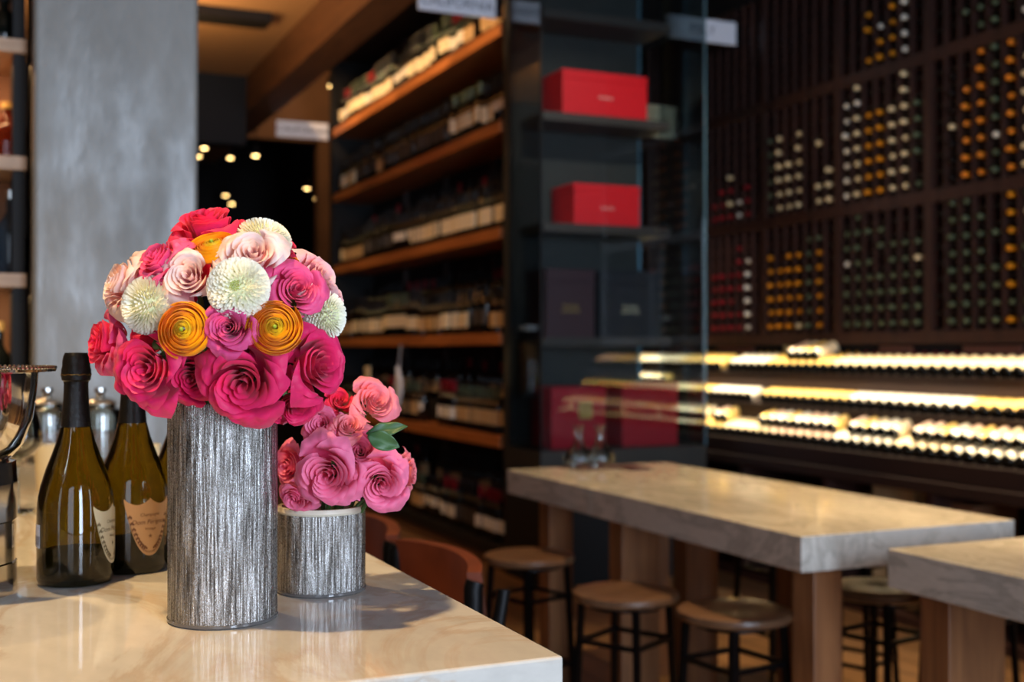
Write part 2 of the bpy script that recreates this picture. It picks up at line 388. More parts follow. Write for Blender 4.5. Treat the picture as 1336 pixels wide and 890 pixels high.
# ================================================================= FLOWERS
PM = {
 'hot':   petal_mat('hot_pink_petal', (238, 44, 108), (228, 30, 98), (190, 14, 70), transl=.26),
 'hotd':  petal_mat('deep_pink_petal', (228, 32, 98), (214, 24, 90), (160, 12, 62), transl=.24),
 'coral': petal_mat('coral_pink_petal', (246, 48, 92), (236, 40, 100), (205, 22, 70)),
 'rosy':  petal_mat('rose_pink_petal', (248, 96, 148), (240, 78, 142), (225, 48, 105)),
 'mag':   petal_mat('mauve_pink_petal', (234, 92, 150), (226, 72, 136), (196, 44, 100)),
 'pale':  petal_mat('pale_pink_petal', (255, 232, 222), (252, 206, 200), (240, 150, 162)),
 'palem': petal_mat('blush_petal', (254, 206, 204), (250, 176, 184), (234, 112, 142)),
 'bpink': petal_mat('bright_pink_petal', (252, 134, 172), (248, 104, 152), (228, 60, 108)),
 'bcor':  petal_mat('cream_edged_petal', (252, 140, 150), (250, 150, 160), (250, 200, 180)),
 'yel':   petal_mat('golden_petal', (255, 186, 10), (255, 172, 6), (250, 140, 0), transl=.42),
 'yelc':  petal_mat('yellow_green_petal', (246, 206, 30), (240, 200, 30), (214, 184, 30), transl=.4),
 'white': petal_mat('white_floret', (252, 250, 238), (250, 246, 226), (226, 226, 180), transl=.2),
}
M_core = pmat('green_flower_core', (150, 168, 40), .6)
def petal_fn(R, a0, Wd, Rb, Rt, zb, zt, curl, drop, spiral, seed, p=.62, tip=.0, vc=.6, ruff=.03, edge=.3):
    def fn(u, v):
        s = u * 2 - 1
        vt = 1 - edge * abs(s) ** 2.6 + tip * max(0, 1 - abs(s) * 3.0) 
        w = v * vt
        wid = Wd * (.42 + .58 * math.sin(min(1, w * 1.1) * PI / 2))
        rad = Rb + (Rt - Rb) * (w ** p)
        z = zb + (zt - zb) * w
        if w > vc:
            t = (w - vc) / (1 - vc)
            rad += curl * t * t; z -= drop * t * t * t
        # side edges roll outwards slightly
        rad += curl * .35 * abs(s) ** 3 * w
        rad += spiral * s * (w ** .5)
        n = noise.noise(Vector((s * 1.9 + seed, w * 2.0, seed * 1.7)))
        n2 = noise.noise(Vector((s * 4.5 + seed * 3, w * 3.0, 5 + seed)))
        rad += ruff * (n * 1.4 + n2 * .6) * w; z += ruff * (n2 * 1.2) * w
        a = a0 + s * wid
        rad = max(rad, .004)
        return (R * rad * math.cos(a), R * rad * math.sin(a), R * z)
    return fn

def orient(n, roll=0):
    z = Vector(n).normalized(); x = UP.cross(z)
    if x.length < 1e-3: x = Vector((1, 0, 0))
    x.normalize(); y = z.cross(x)
    M = Matrix((x, y, z)).transposed().to_4x4()
    return M @ Matrix.Rotation(roll, 4, 'Z')

def stem_part(e, M, P, R, base, vpt, mat=None):
    inv = M.inverted()
    p0 = M @ Vector((0, 0, base * R)); nrm = (M.to_3x3() @ Vector((0, 0, 1)))
    vtop = Vector(vpt); p1 = p0 - nrm * .03; p1.z -= .02
    pts = []
    for k in range(11):
        t = k / 10; q = p0 * (1 - t) ** 2 + p1 * 2 * t * (1 - t) + vtop * t * t
        pts.append(inv @ q)
    MB().tube(pts, .0028, 7).build('stem', mat or M_stem, e)

def finish_flower(name, P, n, roll, label, cat, R, base, vpt):
    M = Matrix.Translation(P) @ orient(n, roll)
    e = empty(name, label=label, cat=cat); e.matrix_world = M
    stem_part(e, M, P, R, base, vpt)
    return e

def rose(P, n, R, col, label, vpt, open_=.5, outer=None, roll=None, nin=13, nout=8, seed=None, deep=.0, name='rose'):
    sd = seed if seed is not None else random.random() * 50
    roll = random.random() * 6 if roll is None else roll
    e = finish_flower(name, P, n, roll, label, 'rose', R, -.55, vpt)
    m = PM[col]; mo = PM[outer] if outer else m
    rnd = random.Random(int(sd * 1000))
    N = nin + nout
    a = 0
    core = MB()
    for k in range(nin):
        t = k / nin
        a += 2.2 + rnd.uniform(-.25, .25)
        Rt = .07 + .50 * t ** .9
        zt = .46 - .12 * t - deep * (1 - t)
        core.grid(petal_fn(R, a, 1.35 - .35 * t, .03 + .20 * t, Rt, -.45, zt, .03 + .10 * t, .02 + .05 * t, .045 + .02 * t, sd + k, p=.55 - .1 * t, vc=.72, ruff=.02 + .015 * t, edge=.2), 16, 12)
    core.build('bloom_center', m, e, pv=True, smooth='all')
    for k in range(nout):
        t = (k + 1) / nout
        a += 2.26 + rnd.uniform(-.2, .2)
        Rt = .56 + (.34 + .02) * t
        zt = .36 - (.18 + .42 * open_) * t
        mb = MB().grid(petal_fn(R, a, 1.02 - .24 * t, .20 + .08 * t, Rt, -.48 - .04 * t, zt, .14 + .10 * t, .16 + .26 * t * (.5 + open_), .05, sd + 20 + k, p=.5 - .08 * t, tip=.07, vc=.66, ruff=.035 + .02 * t, edge=.26), 22, 18)
        mb.build('petal', mo, e, pv=True, smooth='all')
    # green calyx under the bloom
    cal = MB()
    cal.lathe([(.004, -.62 * R), (.12 * R, -.6 * R), (.2 * R, -.48 * R), (.17 * R, -.4 * R)], 12, capb=False, capt=False)
    cal.build('calyx', M_leaf, e)
    return e

def ranunculus(P, n, R, label, vpt, roll=0, seed=1.0):
    e = finish_flower('ranunculus', P, n, roll, label, 'ranunculus', R, -.6, vpt)
    rnd = random.Random(int(seed * 100)); a = 0; body = MB(); cen = MB(); K = 52
    for k in range(K):
        t = k / (K - 1); a += 2.4 + rnd.uniform(-.3, .3)
        rho = .13 + .87 * t ** .95; lip = math.radians(50 + 24 * t + rnd.uniform(-6, 6)); wd = 1.35 - .35 * t
        off = rnd.uniform(-.03, .03)
        def fn(u, v, rho=rho, lip=lip, wd=wd, a=a, k=k, off=off):
            s = u * 2 - 1; vv = v * (1 - .12 * abs(s) ** 3)
            th = PI * .86 + (lip - PI * .86) * vv
            rr = rho * (1 + off + .05 * s) + .02 * noise.noise(Vector((s * 2.5 + k, v * 3, seed + k))) * v
            if v > .85: rr += (v - .85) * .08
            az = a + s * wd * (.5 + .5 * math.sin(vv * PI / 2))
            return (R * rr * math.sin(th) * math.cos(az), R * rr * math.sin(th) * math.sin(az), R * (rr * math.cos(th) * .50 - .10 + .30 * (1 - rho) ** 1.3))
        (cen if t < .26 else body).grid(fn, 16, 10)
    body.build('petals', PM['yel'], e, pv=True, smooth='all'); 
    cen.build('inner_petals', PM['yelc'], e, pv=True, smooth='all')
    MB().sphere((0, 0, .20 * R), .075 * R, 12, 8).build('flower_core', M_core, e)
    return e

def chrys(P, n, R, label, vpt, seed=1.0, core=True, roll=0):
    e = finish_flower('chrysanthemum', P, n, roll, label, 'chrysanthemum', R, -.5, vpt)
    rnd = random.Random(int(seed * 100)); mb = MB(); K = 520
    for k in range(K):
        t = (k + .5) / K
        th = math.radians(7) + math.radians(113) * t ** .56; az = k * 2.399963 + rnd.uniform(-.1, .1)
        L = R * (.20 + .18 * min(1, th / 1.3)) ; w = R * (.030 + .040 * min(1, th / 1.2))
        d = Vector((math.sin(th) * math.cos(az), math.sin(th) * math.sin(az), math.cos(th)))
        # tangent pointing away from pole
        tg = Vector((math.cos(th) * math.cos(az), math.cos(th) * math.sin(az), -math.sin(th))); sdv = d.cross(tg)
        out = (d * (.85) + tg * .42).normalized(); inw = -tg
        base = d * R * .66
        base.z *= .80
        vs = []; pv = []
        for j in range(5):
            v = j / 4
            c0 = base + out * L * v - tg * (L * .38 * v * v)
            ww = w * (0.6, .95, 1.1, 1.05, .6)[j]
            for i in range(3):
                s = i - 1
                vs.append(c0 + sdv * ww * s + (d * .5 - tg * .5) * (ww * .75 * abs(s))); pv.append(.3 + .7 * v)
        fs = [(j * 3 + i, j * 3 + i + 1, j * 3 + i + 4, j * 3 + i + 3) for j in range(4) for i in range(2)]
        mb.add(vs, fs, 0, pv)
    mb.build('florets', PM['white'], e, pv=True, smooth='all')
    ms = MB().sphere((0, 0, 0), R * .67, 20, 14, sz=.8); ms.build('flower_base', pmat('floret_base_cream', (214, 214, 168), .7), e)
    if core:
        cm = MB()
        for k in range(26):
            t = k / 26; th = .02 + .22 * t ** .5; az = k * 2.4
            d = Vector((math.sin(th) * math.cos(az), math.sin(th) * math.sin(az), math.cos(th) * .84))
            cm.sphere(d * R * .72, R * .024, 6, 5)
        cm.build('flower_core', M_core, e)
    return e

def leafobj(name, P, n, up, L, Wd, label, curl=.2, parent=None):
    """pointed oval leaf with midrib fold"""
    z = Vector(n).normalized(); y = (Vector(up) - z * Vector(up).dot(z)).normalized(); x = y.cross(z)
    def fn(u, v):
        s = u * 2 - 1; w = Wd * .5 * math.sin(PI * min(1, v * .97 + .02)) ** .8 * (1 - .25 * v)
        p = P + y * (L * v) + x * (w * s) + z * (abs(s) * w * .35 - curl * L * v * v + .03 * L * math.sin(v * 14 + s * 3) * abs(s))
        return tuple(p)
    mb = MB().grid(fn, 8, 14); mb.add([], [])
    o = mb.build(name, M_leaf, parent, smooth='all')
    so = o.modifiers.new('s', 'SOLIDIFY'); so.thickness = .0006
    if label: tag(o, label, 'leaf')
    return o

DA = 1.35
CA = (283, 430); RA = 168.0
def fl(px, py, rpx, dz=None, nrm=None, C=CA, R0=RA, D=DA, inset=.82):
    dx = (px - C[0]) / R0; dy = -(py - C[1]) / R0
    q = dx * dx + dy * dy
    h = math.sqrt(max(.04, 1 - min(q, 1)))
    if dz is None: dz = -h * R0 / F * D * inset
    d = D + dz
    if nrm is None:
        nv = Vector((dx, dy + .06, h * 1.15))
    else: nv = Vector(nrm)
    n = RV * nv.x + UP * nv.y - FV * nv.z
    return W(px, py, d), n.normalized(), rpx / F * d
def vin(v, h):
    a = random.random() * 6.28; r = random.random() * .028
    return (v[0] + r * math.cos(a), v[1] + r * math.sin(a), CZ + h - .07)

def A(px, py, r, col, label, **k):
    kw = {x: k.pop(x) for x in ('dz', 'nrm') if x in k}
    P, n, R = fl(px, py, r, **kw)
    return rose(P, n, R, col, label, vin(VA, HA), **k)
# ---- tall bouquet, front face
A(270, 297, 56, 'coral', 'coral pink open rose crowning the very top of the tall bouquet', nrm=(-.1, .95, .42), open_=.5, seed=3.1, dz=-.035)
A(365, 318, 33, 'coral', 'hot pink rose half hidden behind the top right white bloom', nrm=(.55, .6, .1), dz=.0, open_=.2, seed=5)
A(208, 341, 43, 'rosy', 'rose pink bloom tilted left, high on the left of the bouquet', nrm=(-.5, .6, .62), open_=.4, seed=7)
A(248, 363, 46, 'pale', 'pale blush rose facing forward above the left yellow ranunculus', nrm=(-.08, .28, 1), outer='pale', open_=.3, seed=9)
A(330, 334, 47, 'pale', 'pale blush rose just above the white bloom with the green centre', dz=-.105, nrm=(.12, .42, .9), open_=.4, seed=11)
A(158, 371, 44, 'pale', 'pale peach rose in profile at the left edge of the bouquet', nrm=(-.7, .3, .5), open_=.2, seed=13)
A(386, 379, 42, 'rosy', 'rose pink bloom above the right yellow ranunculus', nrm=(.42, .22, .85), open_=.15, seed=15)
A(416, 366, 42, 'palem', 'soft pink rose turned right behind the rose pink bloom', nrm=(.85, .3, .35), dz=-.045, open_=.3, seed=17)
A(436, 393, 27, 'palem', 'small blush rose at the far right edge of the bouquet', nrm=(.95, .15, .1), dz=-.01, open_=.2, seed=19)
A(299, 428, 37, 'mag', 'small mauve pink rose between the two yellow ranunculus', nrm=(.02, .05, 1), open_=.25, seed=21, dz=-.133, nin=15)
A(138, 447, 48, 'coral', 'deep pink rose with pale outer petals at the lower left edge', nrm=(-.75, .12, .5), dz=-.05, outer='rosy', open_=.15, seed=23)
A(194, 482, 57, 'hot', 'large hot pink rose opening forward at the lower left', nrm=(-.3, -.02, .95), open_=.3, seed=25, dz=-.105, nin=12, nout=9, deep=.12)
A(252, 492, 40, 'hotd', 'deep pink rose tucked between the two large lower blooms', nrm=(-.05, -.15, .9), dz=-.075, open_=.5, seed=27)
A(318, 500, 60, 'hot', 'largest hot pink rose hanging over the front of the tall vase', nrm=(.0, -.28, .95), open_=.35, seed=29, dz=-.115, nin=12, nout=9, deep=.1)
A(413, 476, 54, 'hot', 'large hot pink rose turned right at the lower right of the bouquet', nrm=(.78, .04, .6), open_=.2, seed=31, dz=-.075, nin=12)
A(383, 528, 38, 'hotd', 'dark pink rose low on the right, hanging over the short vase', nrm=(.35, -.45, .8), dz=-.05, open_=.3, seed=33)
A(300, 402, 30, 'hotd', 'deep pink rose almost buried between the white bloom and the mauve rose', nrm=(.0, .2, .9), dz=-.09, open_=.5, seed=37)
A(228, 392, 26, 'hotd', 'deep pink rose almost buried beside the white pompon', nrm=(-.2, .2, .9), dz=-.08, open_=.5, seed=38)
A(345, 460, 36, 'hotd', 'deep pink rose just beneath the right yellow ranunculus', nrm=(.1, .0, .9), dz=-.085, open_=.5, seed=35)
for (px, py, r, nr, lb, sd) in ((240, 430, 38, (-.2, .06, 1), 'yellow ranunculus on the left of the small mauve rose', 1.3),
        (359, 427, 37, (.12, .12, 1), 'yellow ranunculus on the right of the small mauve rose', 2.9),
        (277, 320, 33, (-.1, .85, .6), 'yellow ranunculus under the coral rose at the top', 4.1)):
    P, n, R = fl(px, py, r, nrm=nr, dz=-.128 if py > 400 else -.085)
    ranunculus(P, n, R, lb, vin(VA, HA), seed=sd)
P, n, R = fl(402, 352, 29, nrm=(.6, .75, .1), dz=-.01); ranunculus(P, n, R, 'yellow ranunculus peeping out behind the soft pink roses on the right', vin(VA, HA), seed=6)
for (px, py, r, nr, lb, sd, dz, co) in ((311, 376, 41, (.05, .10, 1), 'white button chrysanthemum with a green centre facing forward', 1.1, -.124, True),
        (193, 398, 39, (-.5, .1, .8), 'white pompon chrysanthemum on the left beside the pale roses', 2.2, -.098, False),
        (344, 314, 37, (.35, .8, .4), 'white chrysanthemum at the top right of the bouquet', 3.3, -.04, False),
        (424, 412, 33, (.8, .0, .4), 'white chrysanthemum low on the right edge of the bouquet', 4.4, -.05, False)):
    P, n, R = fl(px, py, r, nrm=nr, dz=dz); chrys(P, n, R, lb, vin(VA, HA), sd, co)
# ---- back of the dome
for (dx, z, dd, r, col) in ((-.10, 1.42, .07, .036, 'hot'), (.0, 1.44, .12, .038, 'rosy'), (.09, 1.41, .08, .036, 'hot'), (-.05, 1.50, .06, .036, 'coral'), (.05, 1.50, .065, .034, 'palem'), (-.06, 1.36, .10, .036, 'hotd'), (.07, 1.35, .09, .036, 'hotd')):
    c0 = W(283, 430, DA); c0.z = 0
    P = c0 + RV * dx + FV * dd + UP * z
    n = RV * dx + FV * dd + UP * (z - 1.40)
    rose(P, n.normalized(), r, col, 'pink rose on the far side of the tall bouquet', vin(VA, HA), nin=9, nout=6)['group'] = 'roses on the far side of the tall bouquet'

# ---- short bouquet
CB = (455, 590); RB = 92.0; DB = 1.49
def Bq(px, py, r, col, label, **k):
    kw = {x: k.pop(x) for x in ('dz', 'nrm') if x in k}
    P, n, R = fl(px, py, r, C=CB, R0=RB, D=DB, **kw)
    return rose(P, n, R, col, label, vin(VB, HB + .02), **k)
Bq(487, 526, 37, 'bcor', 'coral pink rose with cream outer petals on top of the short bouquet', nrm=(.45, .35, .7), open_=.1, seed=41, dz=-.01)
Bq(421, 556, 31, 'bpink', 'bright pink rose under the dark pink rose, left of the green leaves', nrm=(-.1, .3, .9), open_=.3, seed=43, dz=-.035)
Bq(429, 619, 48, 'bpink', 'wide bright pink rose drooping over the rim of the short vase', nrm=(-.12, -.1, 1), open_=.35, seed=45, dz=-.068, nin=14)
Bq(497, 630, 41, 'bpink', 'oval bright pink rose right of the short vase rim', nrm=(.22, -.12, .95), open_=.15, seed=47, dz=-.052, nin=14)
Bq(530, 617, 31, 'bcor', 'small pale pink rose bud at the far right of the short bouquet', nrm=(.95, .05, .12), open_=.0, seed=49, dz=-.005)
Bq(381, 608, 36, 'bpink', 'light pink rose squeezed beside the tall vase', nrm=(-.55, .0, .7), open_=.3, seed=51, dz=-.01)
Bq(386, 648, 26, 'bpink', 'small pink bloom low at the left of the short vase rim', nrm=(-.3, -.4, .8), open_=.3, seed=53, dz=-.045)
Bq(455, 557, 24, 'bcor', 'cream and pink rose bud left of the green leaves', nrm=(.1, .5, .7), open_=.0, seed=55, dz=-.04)
Bq(443, 524, 22, 'coral', 'small red pink rose between the two bouquets', nrm=(.2, .4, .7), open_=.2, seed=57, dz=.0)
Bq(470, 590, 30, 'bpink', 'pink rose in the middle of the short bouquet', nrm=(.1, .2, .9), open_=.5, seed=59, dz=-.03)
for (dx, z, dd, r) in ((-.05, 1.27, .045, .034), (.02, 1.28, .06, .034), (.06, 1.26, .03, .03), (-.01, 1.31, .03, .034)):
    c0 = W(455, 590, DB); c0.z = 0; P = c0 + RV * dx + FV * dd + UP * z
    n = RV * dx + FV * dd + UP * (z - 1.22)
    rose(P, n.normalized(), r, 'bpink', 'pink rose on the far side of the short bouquet', vin(VB, HB + .02), nin=9, nout=6)['group'] = 'roses on the far side of the short bouquet'
nn = (-FV + UP * .5)
leafobj('rose_leaf', W(478, 566, 1.41), nn, RV + UP * .25, .050, .020, 'dark green rose leaf pointing right above its neighbour', .05)
leafobj('rose_leaf', W(480, 568, 1.405), -FV + UP * .1, RV * .8 - UP * .30, .040, .026, 'broad green rose leaf lying lower over the pink petals', .1)
leafobj('rose_leaf', W(395, 640, 1.44), -FV + UP * .3, RV * .7 + UP * .1, .04, .02, 'dark green leaf over the rim of the short vase', .1)
for i, (px, py) in enumerate(((252, 470), (270, 478), (335, 470), (225, 345), (352, 360))):
    leafobj('foliage_leaf', W(px, py, 1.275), -FV + UP * .3, RV * (1 if i % 2 else -1) + UP * .2, .04, .022, 'dark green leaf deep between the blooms of the tall bouquet', .1)['group'] = 'leaves inside the tall bouquet'

# ================================================================= CHAMPAGNE BOTTLES
def champ_glass():
    m, nt, b = new_mat('olive_bottle_glass')
    b.inputs['Base Color'].default_value = (*s2l((84, 70, 10)), 1); b.inputs['Transmission Weight'].default_value = .96
    b.inputs['IOR'].default_value = 1.5; b.inputs['Roughness'].default_value = .02; b.inputs['Coat Weight'].default_value = .0; b.inputs['Coat Roughness'].default_value = .02
    return m
M_champ = champ_glass()
M_foil = pmat('black_foil', (20, 18, 18), .38, .3, bump=((1, 1, 1), 130, .6, .002))
M_lbl = pmat('champagne_label_paper', (196, 184, 150), .6)
M_lbl2 = pmat('bronze_label_paper', (196, 152, 104), .55)
M_pr = pmat('label_print', (104, 92, 66), .6)
M_pr2 = pmat('bronze_label_print', (112, 70, 40), .6)
K = 1 / 993.0
CP = [(.0005, .010), (25, .012 / K), (40, 1.0), (46, 2.0), (48, 8), (48.2, 60), (48, 97), (46.5, 112), (43, 128), (37, 148), (30, 167), (24, 184), (18.5, 205), (16.0, 225), (15.2, 240)]
def cprof():
    p = [(.0005, .016), (.020, .012), (.036, .002)]
    p += [(r * K, z * K) for r, z in CP[2:]]
    return p
def interp_r(z):
    pts = [(zz * K, r * K) for r, zz in CP[3:]]
    for (z0, r0), (z1, r1) in zip(pts, pts[1:]):
        if z0 <= z <= z1: return r0 + (r1 - r0) * (z - z0) / (z1 - z0)
    return pts[-1][1]
def champagne(px, yc, label, ang, back=False, lm=0):
    d = (CH - CZ) * F / (yc - HY); P = W(px, yc, d); P.z = CZ; ang = math.atan2(-P.y, -P.x) + ang
    e = empty('champagne_bottle', P, label=label, cat='bottle')
    MB().lathe(cprof(), 64, capb=False, capt=True).build('bottle_body', M_champ, e)
    MB().lathe([(.0475, .010), (.0470, .018), (.043, .030), (.034, .042), (.02, .050), (.0005, .053), ][::1] + [], 48, capb=True, capt=False).build('bottle_punt', pmat('punt_reflection_dark', (5, 4, 3), .6, spec=.1), e)  # near-black dome puts the punt's dark reflection into its colour
    # foil sleeve, wired collar and cap
    fp = [(19.0, 203), (17.0, 222), (15.8, 240), (15.2, 258), (15.6, 262), (17.8, 264), (18.8, 270), (18.6, 277), (17.4, 282), (17.2, 288), (16.0, 295), (14.0, 299.5), (.5, 300)]
    MB().lathe([(r * K, z * K) for r, z in fp], 40, capb=False, capt=False).build('foil_sleeve', M_foil, e)
    wr = MB(); wr.tube([(18.8 * K * math.cos(a * PI / 16), 18.8 * K * math.sin(a * PI / 16), 271 * K + .0006 * math.sin(a * 2.2)) for a in range(33)], .0007, 6)
    wr.build('wire_hood', pmat('dull_gold_wire', (120, 96, 50), .35, .9), e)
    # shield label : ang = direction of its centre
    def shield(s, v, zb, zt, wid, rr):
        tip = zb + (zt - zb) * 1.0
        top = zt - .0085 * math.sin(PI * min(1, abs(s))) ** .8 - (.0 if abs(s) < .98 else 0)
        bot = zb + (zt - zb) * (.94 * abs(s) ** 2.3)
        z = bot + (top - bot) * v
        a = ang + s * wid
        return ((rr) * math.cos(a), (rr) * math.sin(a), z)
    lr = 48.3 * K
    pm = (M_lbl, M_pr) if lm == 0 else (M_lbl2, M_pr2)
    lab = MB().grid(lambda u, v: shield(u * 2 - 1, v, .026, .104, .72, lr + .0004), 40, 10).build('shield_label', pm[0], e)
    pr = MB()
    for q in (.93, .88):     # double border line following the shield
        def edge(s):
            return shield(s * q, 0, .026, .104, .72, lr + .0007)
        N = 50
        for i in range(N):
            s0 = -1 + 2 * i / N; s1 = -1 + 2 * (i + 1) / N
            a0 = Vector(shield(s0 * q, .0, .030 + (.93 - q) * .03, .100, .70, lr + .0007)); a1 = Vector(shield(s1 * q, .0, .030 + (.93 - q) * .03, .100, .70, lr + .0007))
            pr.add([a0, a1, a1 + UP * .0006, a0 + UP * .0006], [(0, 1, 2, 3)])
    for sgn in (-1, 1):      # vine leaves down both flanks
        for i in range(9):
            s = sgn * (.80 - .075 * i); z = .026 + .078 * (.94 * abs(s) ** 2.3) + .0085
            a = ang + s * .70
            for j in range(3):
                aa = a + (j - 1) * .035; zz = z + (.0018 if j == 1 else 0)
                c0 = Vector(((lr + .0007) * math.cos(aa), (lr + .0007) * math.sin(aa), zz)); tg = Vector((-math.sin(aa), math.cos(aa), 0)) * .0014
                pr.add([c0 - tg, c0 - UP * .0022, c0 + tg, c0 + UP * .0022], [(0, 1, 2, 3)])
    def wrap(body, size, zc, shear=.0):
        vs, fs = text_mesh(body, size, shear=shear)
        out = []
        for v in vs:
            a = ang + v.x / lr
            out.append(((lr + .0008) * math.cos(a), (lr + .0008) * math.sin(a), zc + v.y))
        pr.add(out, fs)
    wrap('Champagne', .0060, .0815, .2); wrap('Dom P\u00e9rignon', .0085, .0715, .25); wrap('Vintage', .0055, .0625, .2)
    for k in range(5):       # little star
        a = PI / 2 + k * 2 * PI / 5
        c0 = (ang, .0525)
        def sp(x, y): aa = ang + x / lr; return ((lr + .0008) * math.cos(aa), (lr + .0008) * math.sin(aa), .0525 + y)
        pr.add([sp(0, 0), sp(.0012 * math.cos(a - .6), .0012 * math.sin(a - .6)), sp(.0034 * math.cos(a), .0034 * math.sin(a)), sp(.0012 * math.cos(a + .6), .0012 * math.sin(a + .6))], [(0, 1, 2, 3)])
    pr.build('label_print', pm[1], lab, smooth=False)
    if back:
        b = MB().grid(lambda u, v: ((lr + .0004) * math.cos(ang - 2.50 + (u - .5) * .5), (lr + .0004) * math.sin(ang - 2.50 + (u - .5) * .5), .050 + .030 * v), 8, 2).build('back_label', M_white, e)
        bp = MB()
        for k in range(9):
            u0 = k / 9 + .02; bp.grid(lambda u, v: ((lr + .0007) * math.cos(ang - 2.50 + (u0 + u * .045 - .5) * .5), (lr + .0007) * math.sin(ang - 2.50 + (u0 + u * .045 - .5) * .5), .053 + .012 * v), 1, 1)
        bp.build('back_label_print', M_ink, b, smooth=False)
    return e
def cam_ang(px, off):     # angle on the bottle facing the camera, turned right by off
    return math.atan2(-FV.y, -FV.x) + off
champagne(99.5, 759, 'dark champagne bottle nearest the silver wine cooler, pale shield label turned right', 1.17, True)
champagne(173, 743, 'champagne bottle in the middle with a bronze shield label facing forward', .50, lm=1)
champagne(241, 731, 'champagne bottle mostly hidden behind the tall silver vase', .16, lm=1)

# ================================================================= SILVER COOLER + small things on the counter
d = 1.45; P = W(-62, 0, d); P.z = CZ
sb = empty('wine_cooler', P, label='polished silver wine cooler on a stand at the left edge of the counter', cat='wine cooler')
s_ = 1 / F * d
bp_ = [(.0005, .160), (.045, .163), (66, 176), (86, 200), (98, 235), (103, 270), (105, 296), (108, 298), (104, 299), (101, 292), (99, 270), (94, 236), (82, 206), (60, 184), (.5, 176)]
MB().lathe([(.0005, 168 * s_), (45 * s_, 171 * s_)] + [(r * s_, z * s_) for r, z in bp_[2:]], 72, capb=False, capt=False).build('cooler_bowl', M_silver, sb)
MB().lathe([(104 * s_, 294 * s_), (126 * s_, 296 * s_), (127 * s_, 299 * s_), (124 * s_, 301 * s_), (103 * s_, 299 * s_)], 72, capb=False, capt=False).build('cooler_rim', M_silver, sb)
be = MB()
for k in range(110):
    a = k * 2 * PI / 110; be.sphere((125 * s_ * math.cos(a), 125 * s_ * math.sin(a), 301 * s_), .0026, 7, 5)
tag(be.build('rim_beads', M_silver, sb), kind='stuff')
st = MB()
st.lathe([(.0005, 0), (78 * s_, 0), (79 * s_, 6 * s_), (79 * s_, 46 * s_), (77.5 * s_, 48 * s_), (77.5 * s_, 100 * s_), (79 * s_, 102 * s_), (79 * s_, 150 * s_), (77 * s_, 178 * s_), (60 * s_, 181 * s_), (.0005, 172 * s_)], 16, capb=False, capt=False)
st.build('cooler_stand', M_silver, sb, smooth=False)

def jar(px, yc, r, h, label):
    d = (CH - CZ) * F / (yc - HY); P = W(px, yc, d); P.z = CZ
    e = empty('glass_jar', P, label=label, cat='jar', )
    MB().lathe([(.0005, .0), (r * .9, 0), (r, .008), (r, h * .62), (r * .92, h * .70), (r * .70, h * .74), (r * .70, h * .77), (r * .67, h * .77), (r * .67, h * .74), (r * .88, h * .68), (r * .95, h * .6), (r * .95, .014), (.0005, .010)], 40, capb=False, capt=False).build('jar_body', M_thin, e)
    MB().lathe([(.0005, h * .772), (r * .76, h * .772), (r * .78, h * .79), (r * .6, h * .84), (r * .2, h * .87), (r * .16, h * .9), (r * .28, h * .94), (r * .26, h * .98), (.0005, h)], 32, capb=False, capt=False).build('jar_lid', M_silver, e)
    MB().lathe([(.0005, .016), (r * .93, .016), (r * .93, h * .40), (.0005, h * .42)], 32, capb=False, capt=False).build('jar_filling', pmat('brown_sugar', (120, 86, 66), .8, bump=((1, 1, 1), 60, .8, .006)), e)
jar(62, 602, .060, .205, 'glass jar with a silver lid beside the wine cooler at the back of the counter')
jar(131, 602, .060, .205, 'glass jar with a silver lid seen between two champagne bottles')
jar(95, 597, .05, .18, 'glass jar with a silver lid half hidden behind the nearest champagne bottle')
def tumbler(px, yc, r, h, label, name='tumbler', mat=None):
    d = (CH - CZ) * F / (yc - HY); P = W(px, yc, d); P.z = CZ
    o = MB().lathe([(.0005, 0), (r * .78, 0), (r * .84, .004), (r, h), (r * .95, h), (r * .78, .008), (.0005, .008)], 32, capb=False, capt=False).build(name, mat or M_thin, loc=P)
    return tag(o, label, 'glass')
M_votive = pmat('cream_glazed_cup', (226, 206, 160), .3)
tumbler(70, 640, .040, .100, 'cream tapered cup standing behind the nearest champagne bottle', 'cup', M_votive)['category'] = 'cup'
tumbler(188, 640, .035, .100, 'cream cup rim showing between the second and third champagne bottles', 'cup', M_votive)['category'] = 'cup'
def wine_glass(px, yc, r, h, label, loc=None):
    if loc is None:
        d = (CH - CZ) * F / (yc - HY); P = W(px, yc, d); P.z = CZ
    else: P = loc
    e = empty('wine_glass', P, label=label, cat='glass')
    MB().lathe([(.0005, .003), (r * .85, .0015), (r * .85, .0), (.0005, .0)][::-1], 32, capb=False, capt=False).build('glass_foot', M_thin, e)
    MB().lathe([(.004, .003), (.003, .02), (.003, h * .48), (.006, h * .51)], 12).build('glass_stem', M_thin, e)
    MB().lathe([(.003, h * .51), (r * .6, h * .56), (r * .95, h * .66), (r, h * .76), (r * .88, h * .9), (r * .76, h), (r * .74, h), (r * .86, h * .9), (r * .97, h * .76), (r * .92, h * .665), (r * .57, h * .57), (.0005, h * .525)], 36, capb=False, capt=False).build('glass_bowl', M_thin, e)
wine_glass(24, 668, .044, .19, 'stemmed wine glass behind the silver wine cooler')

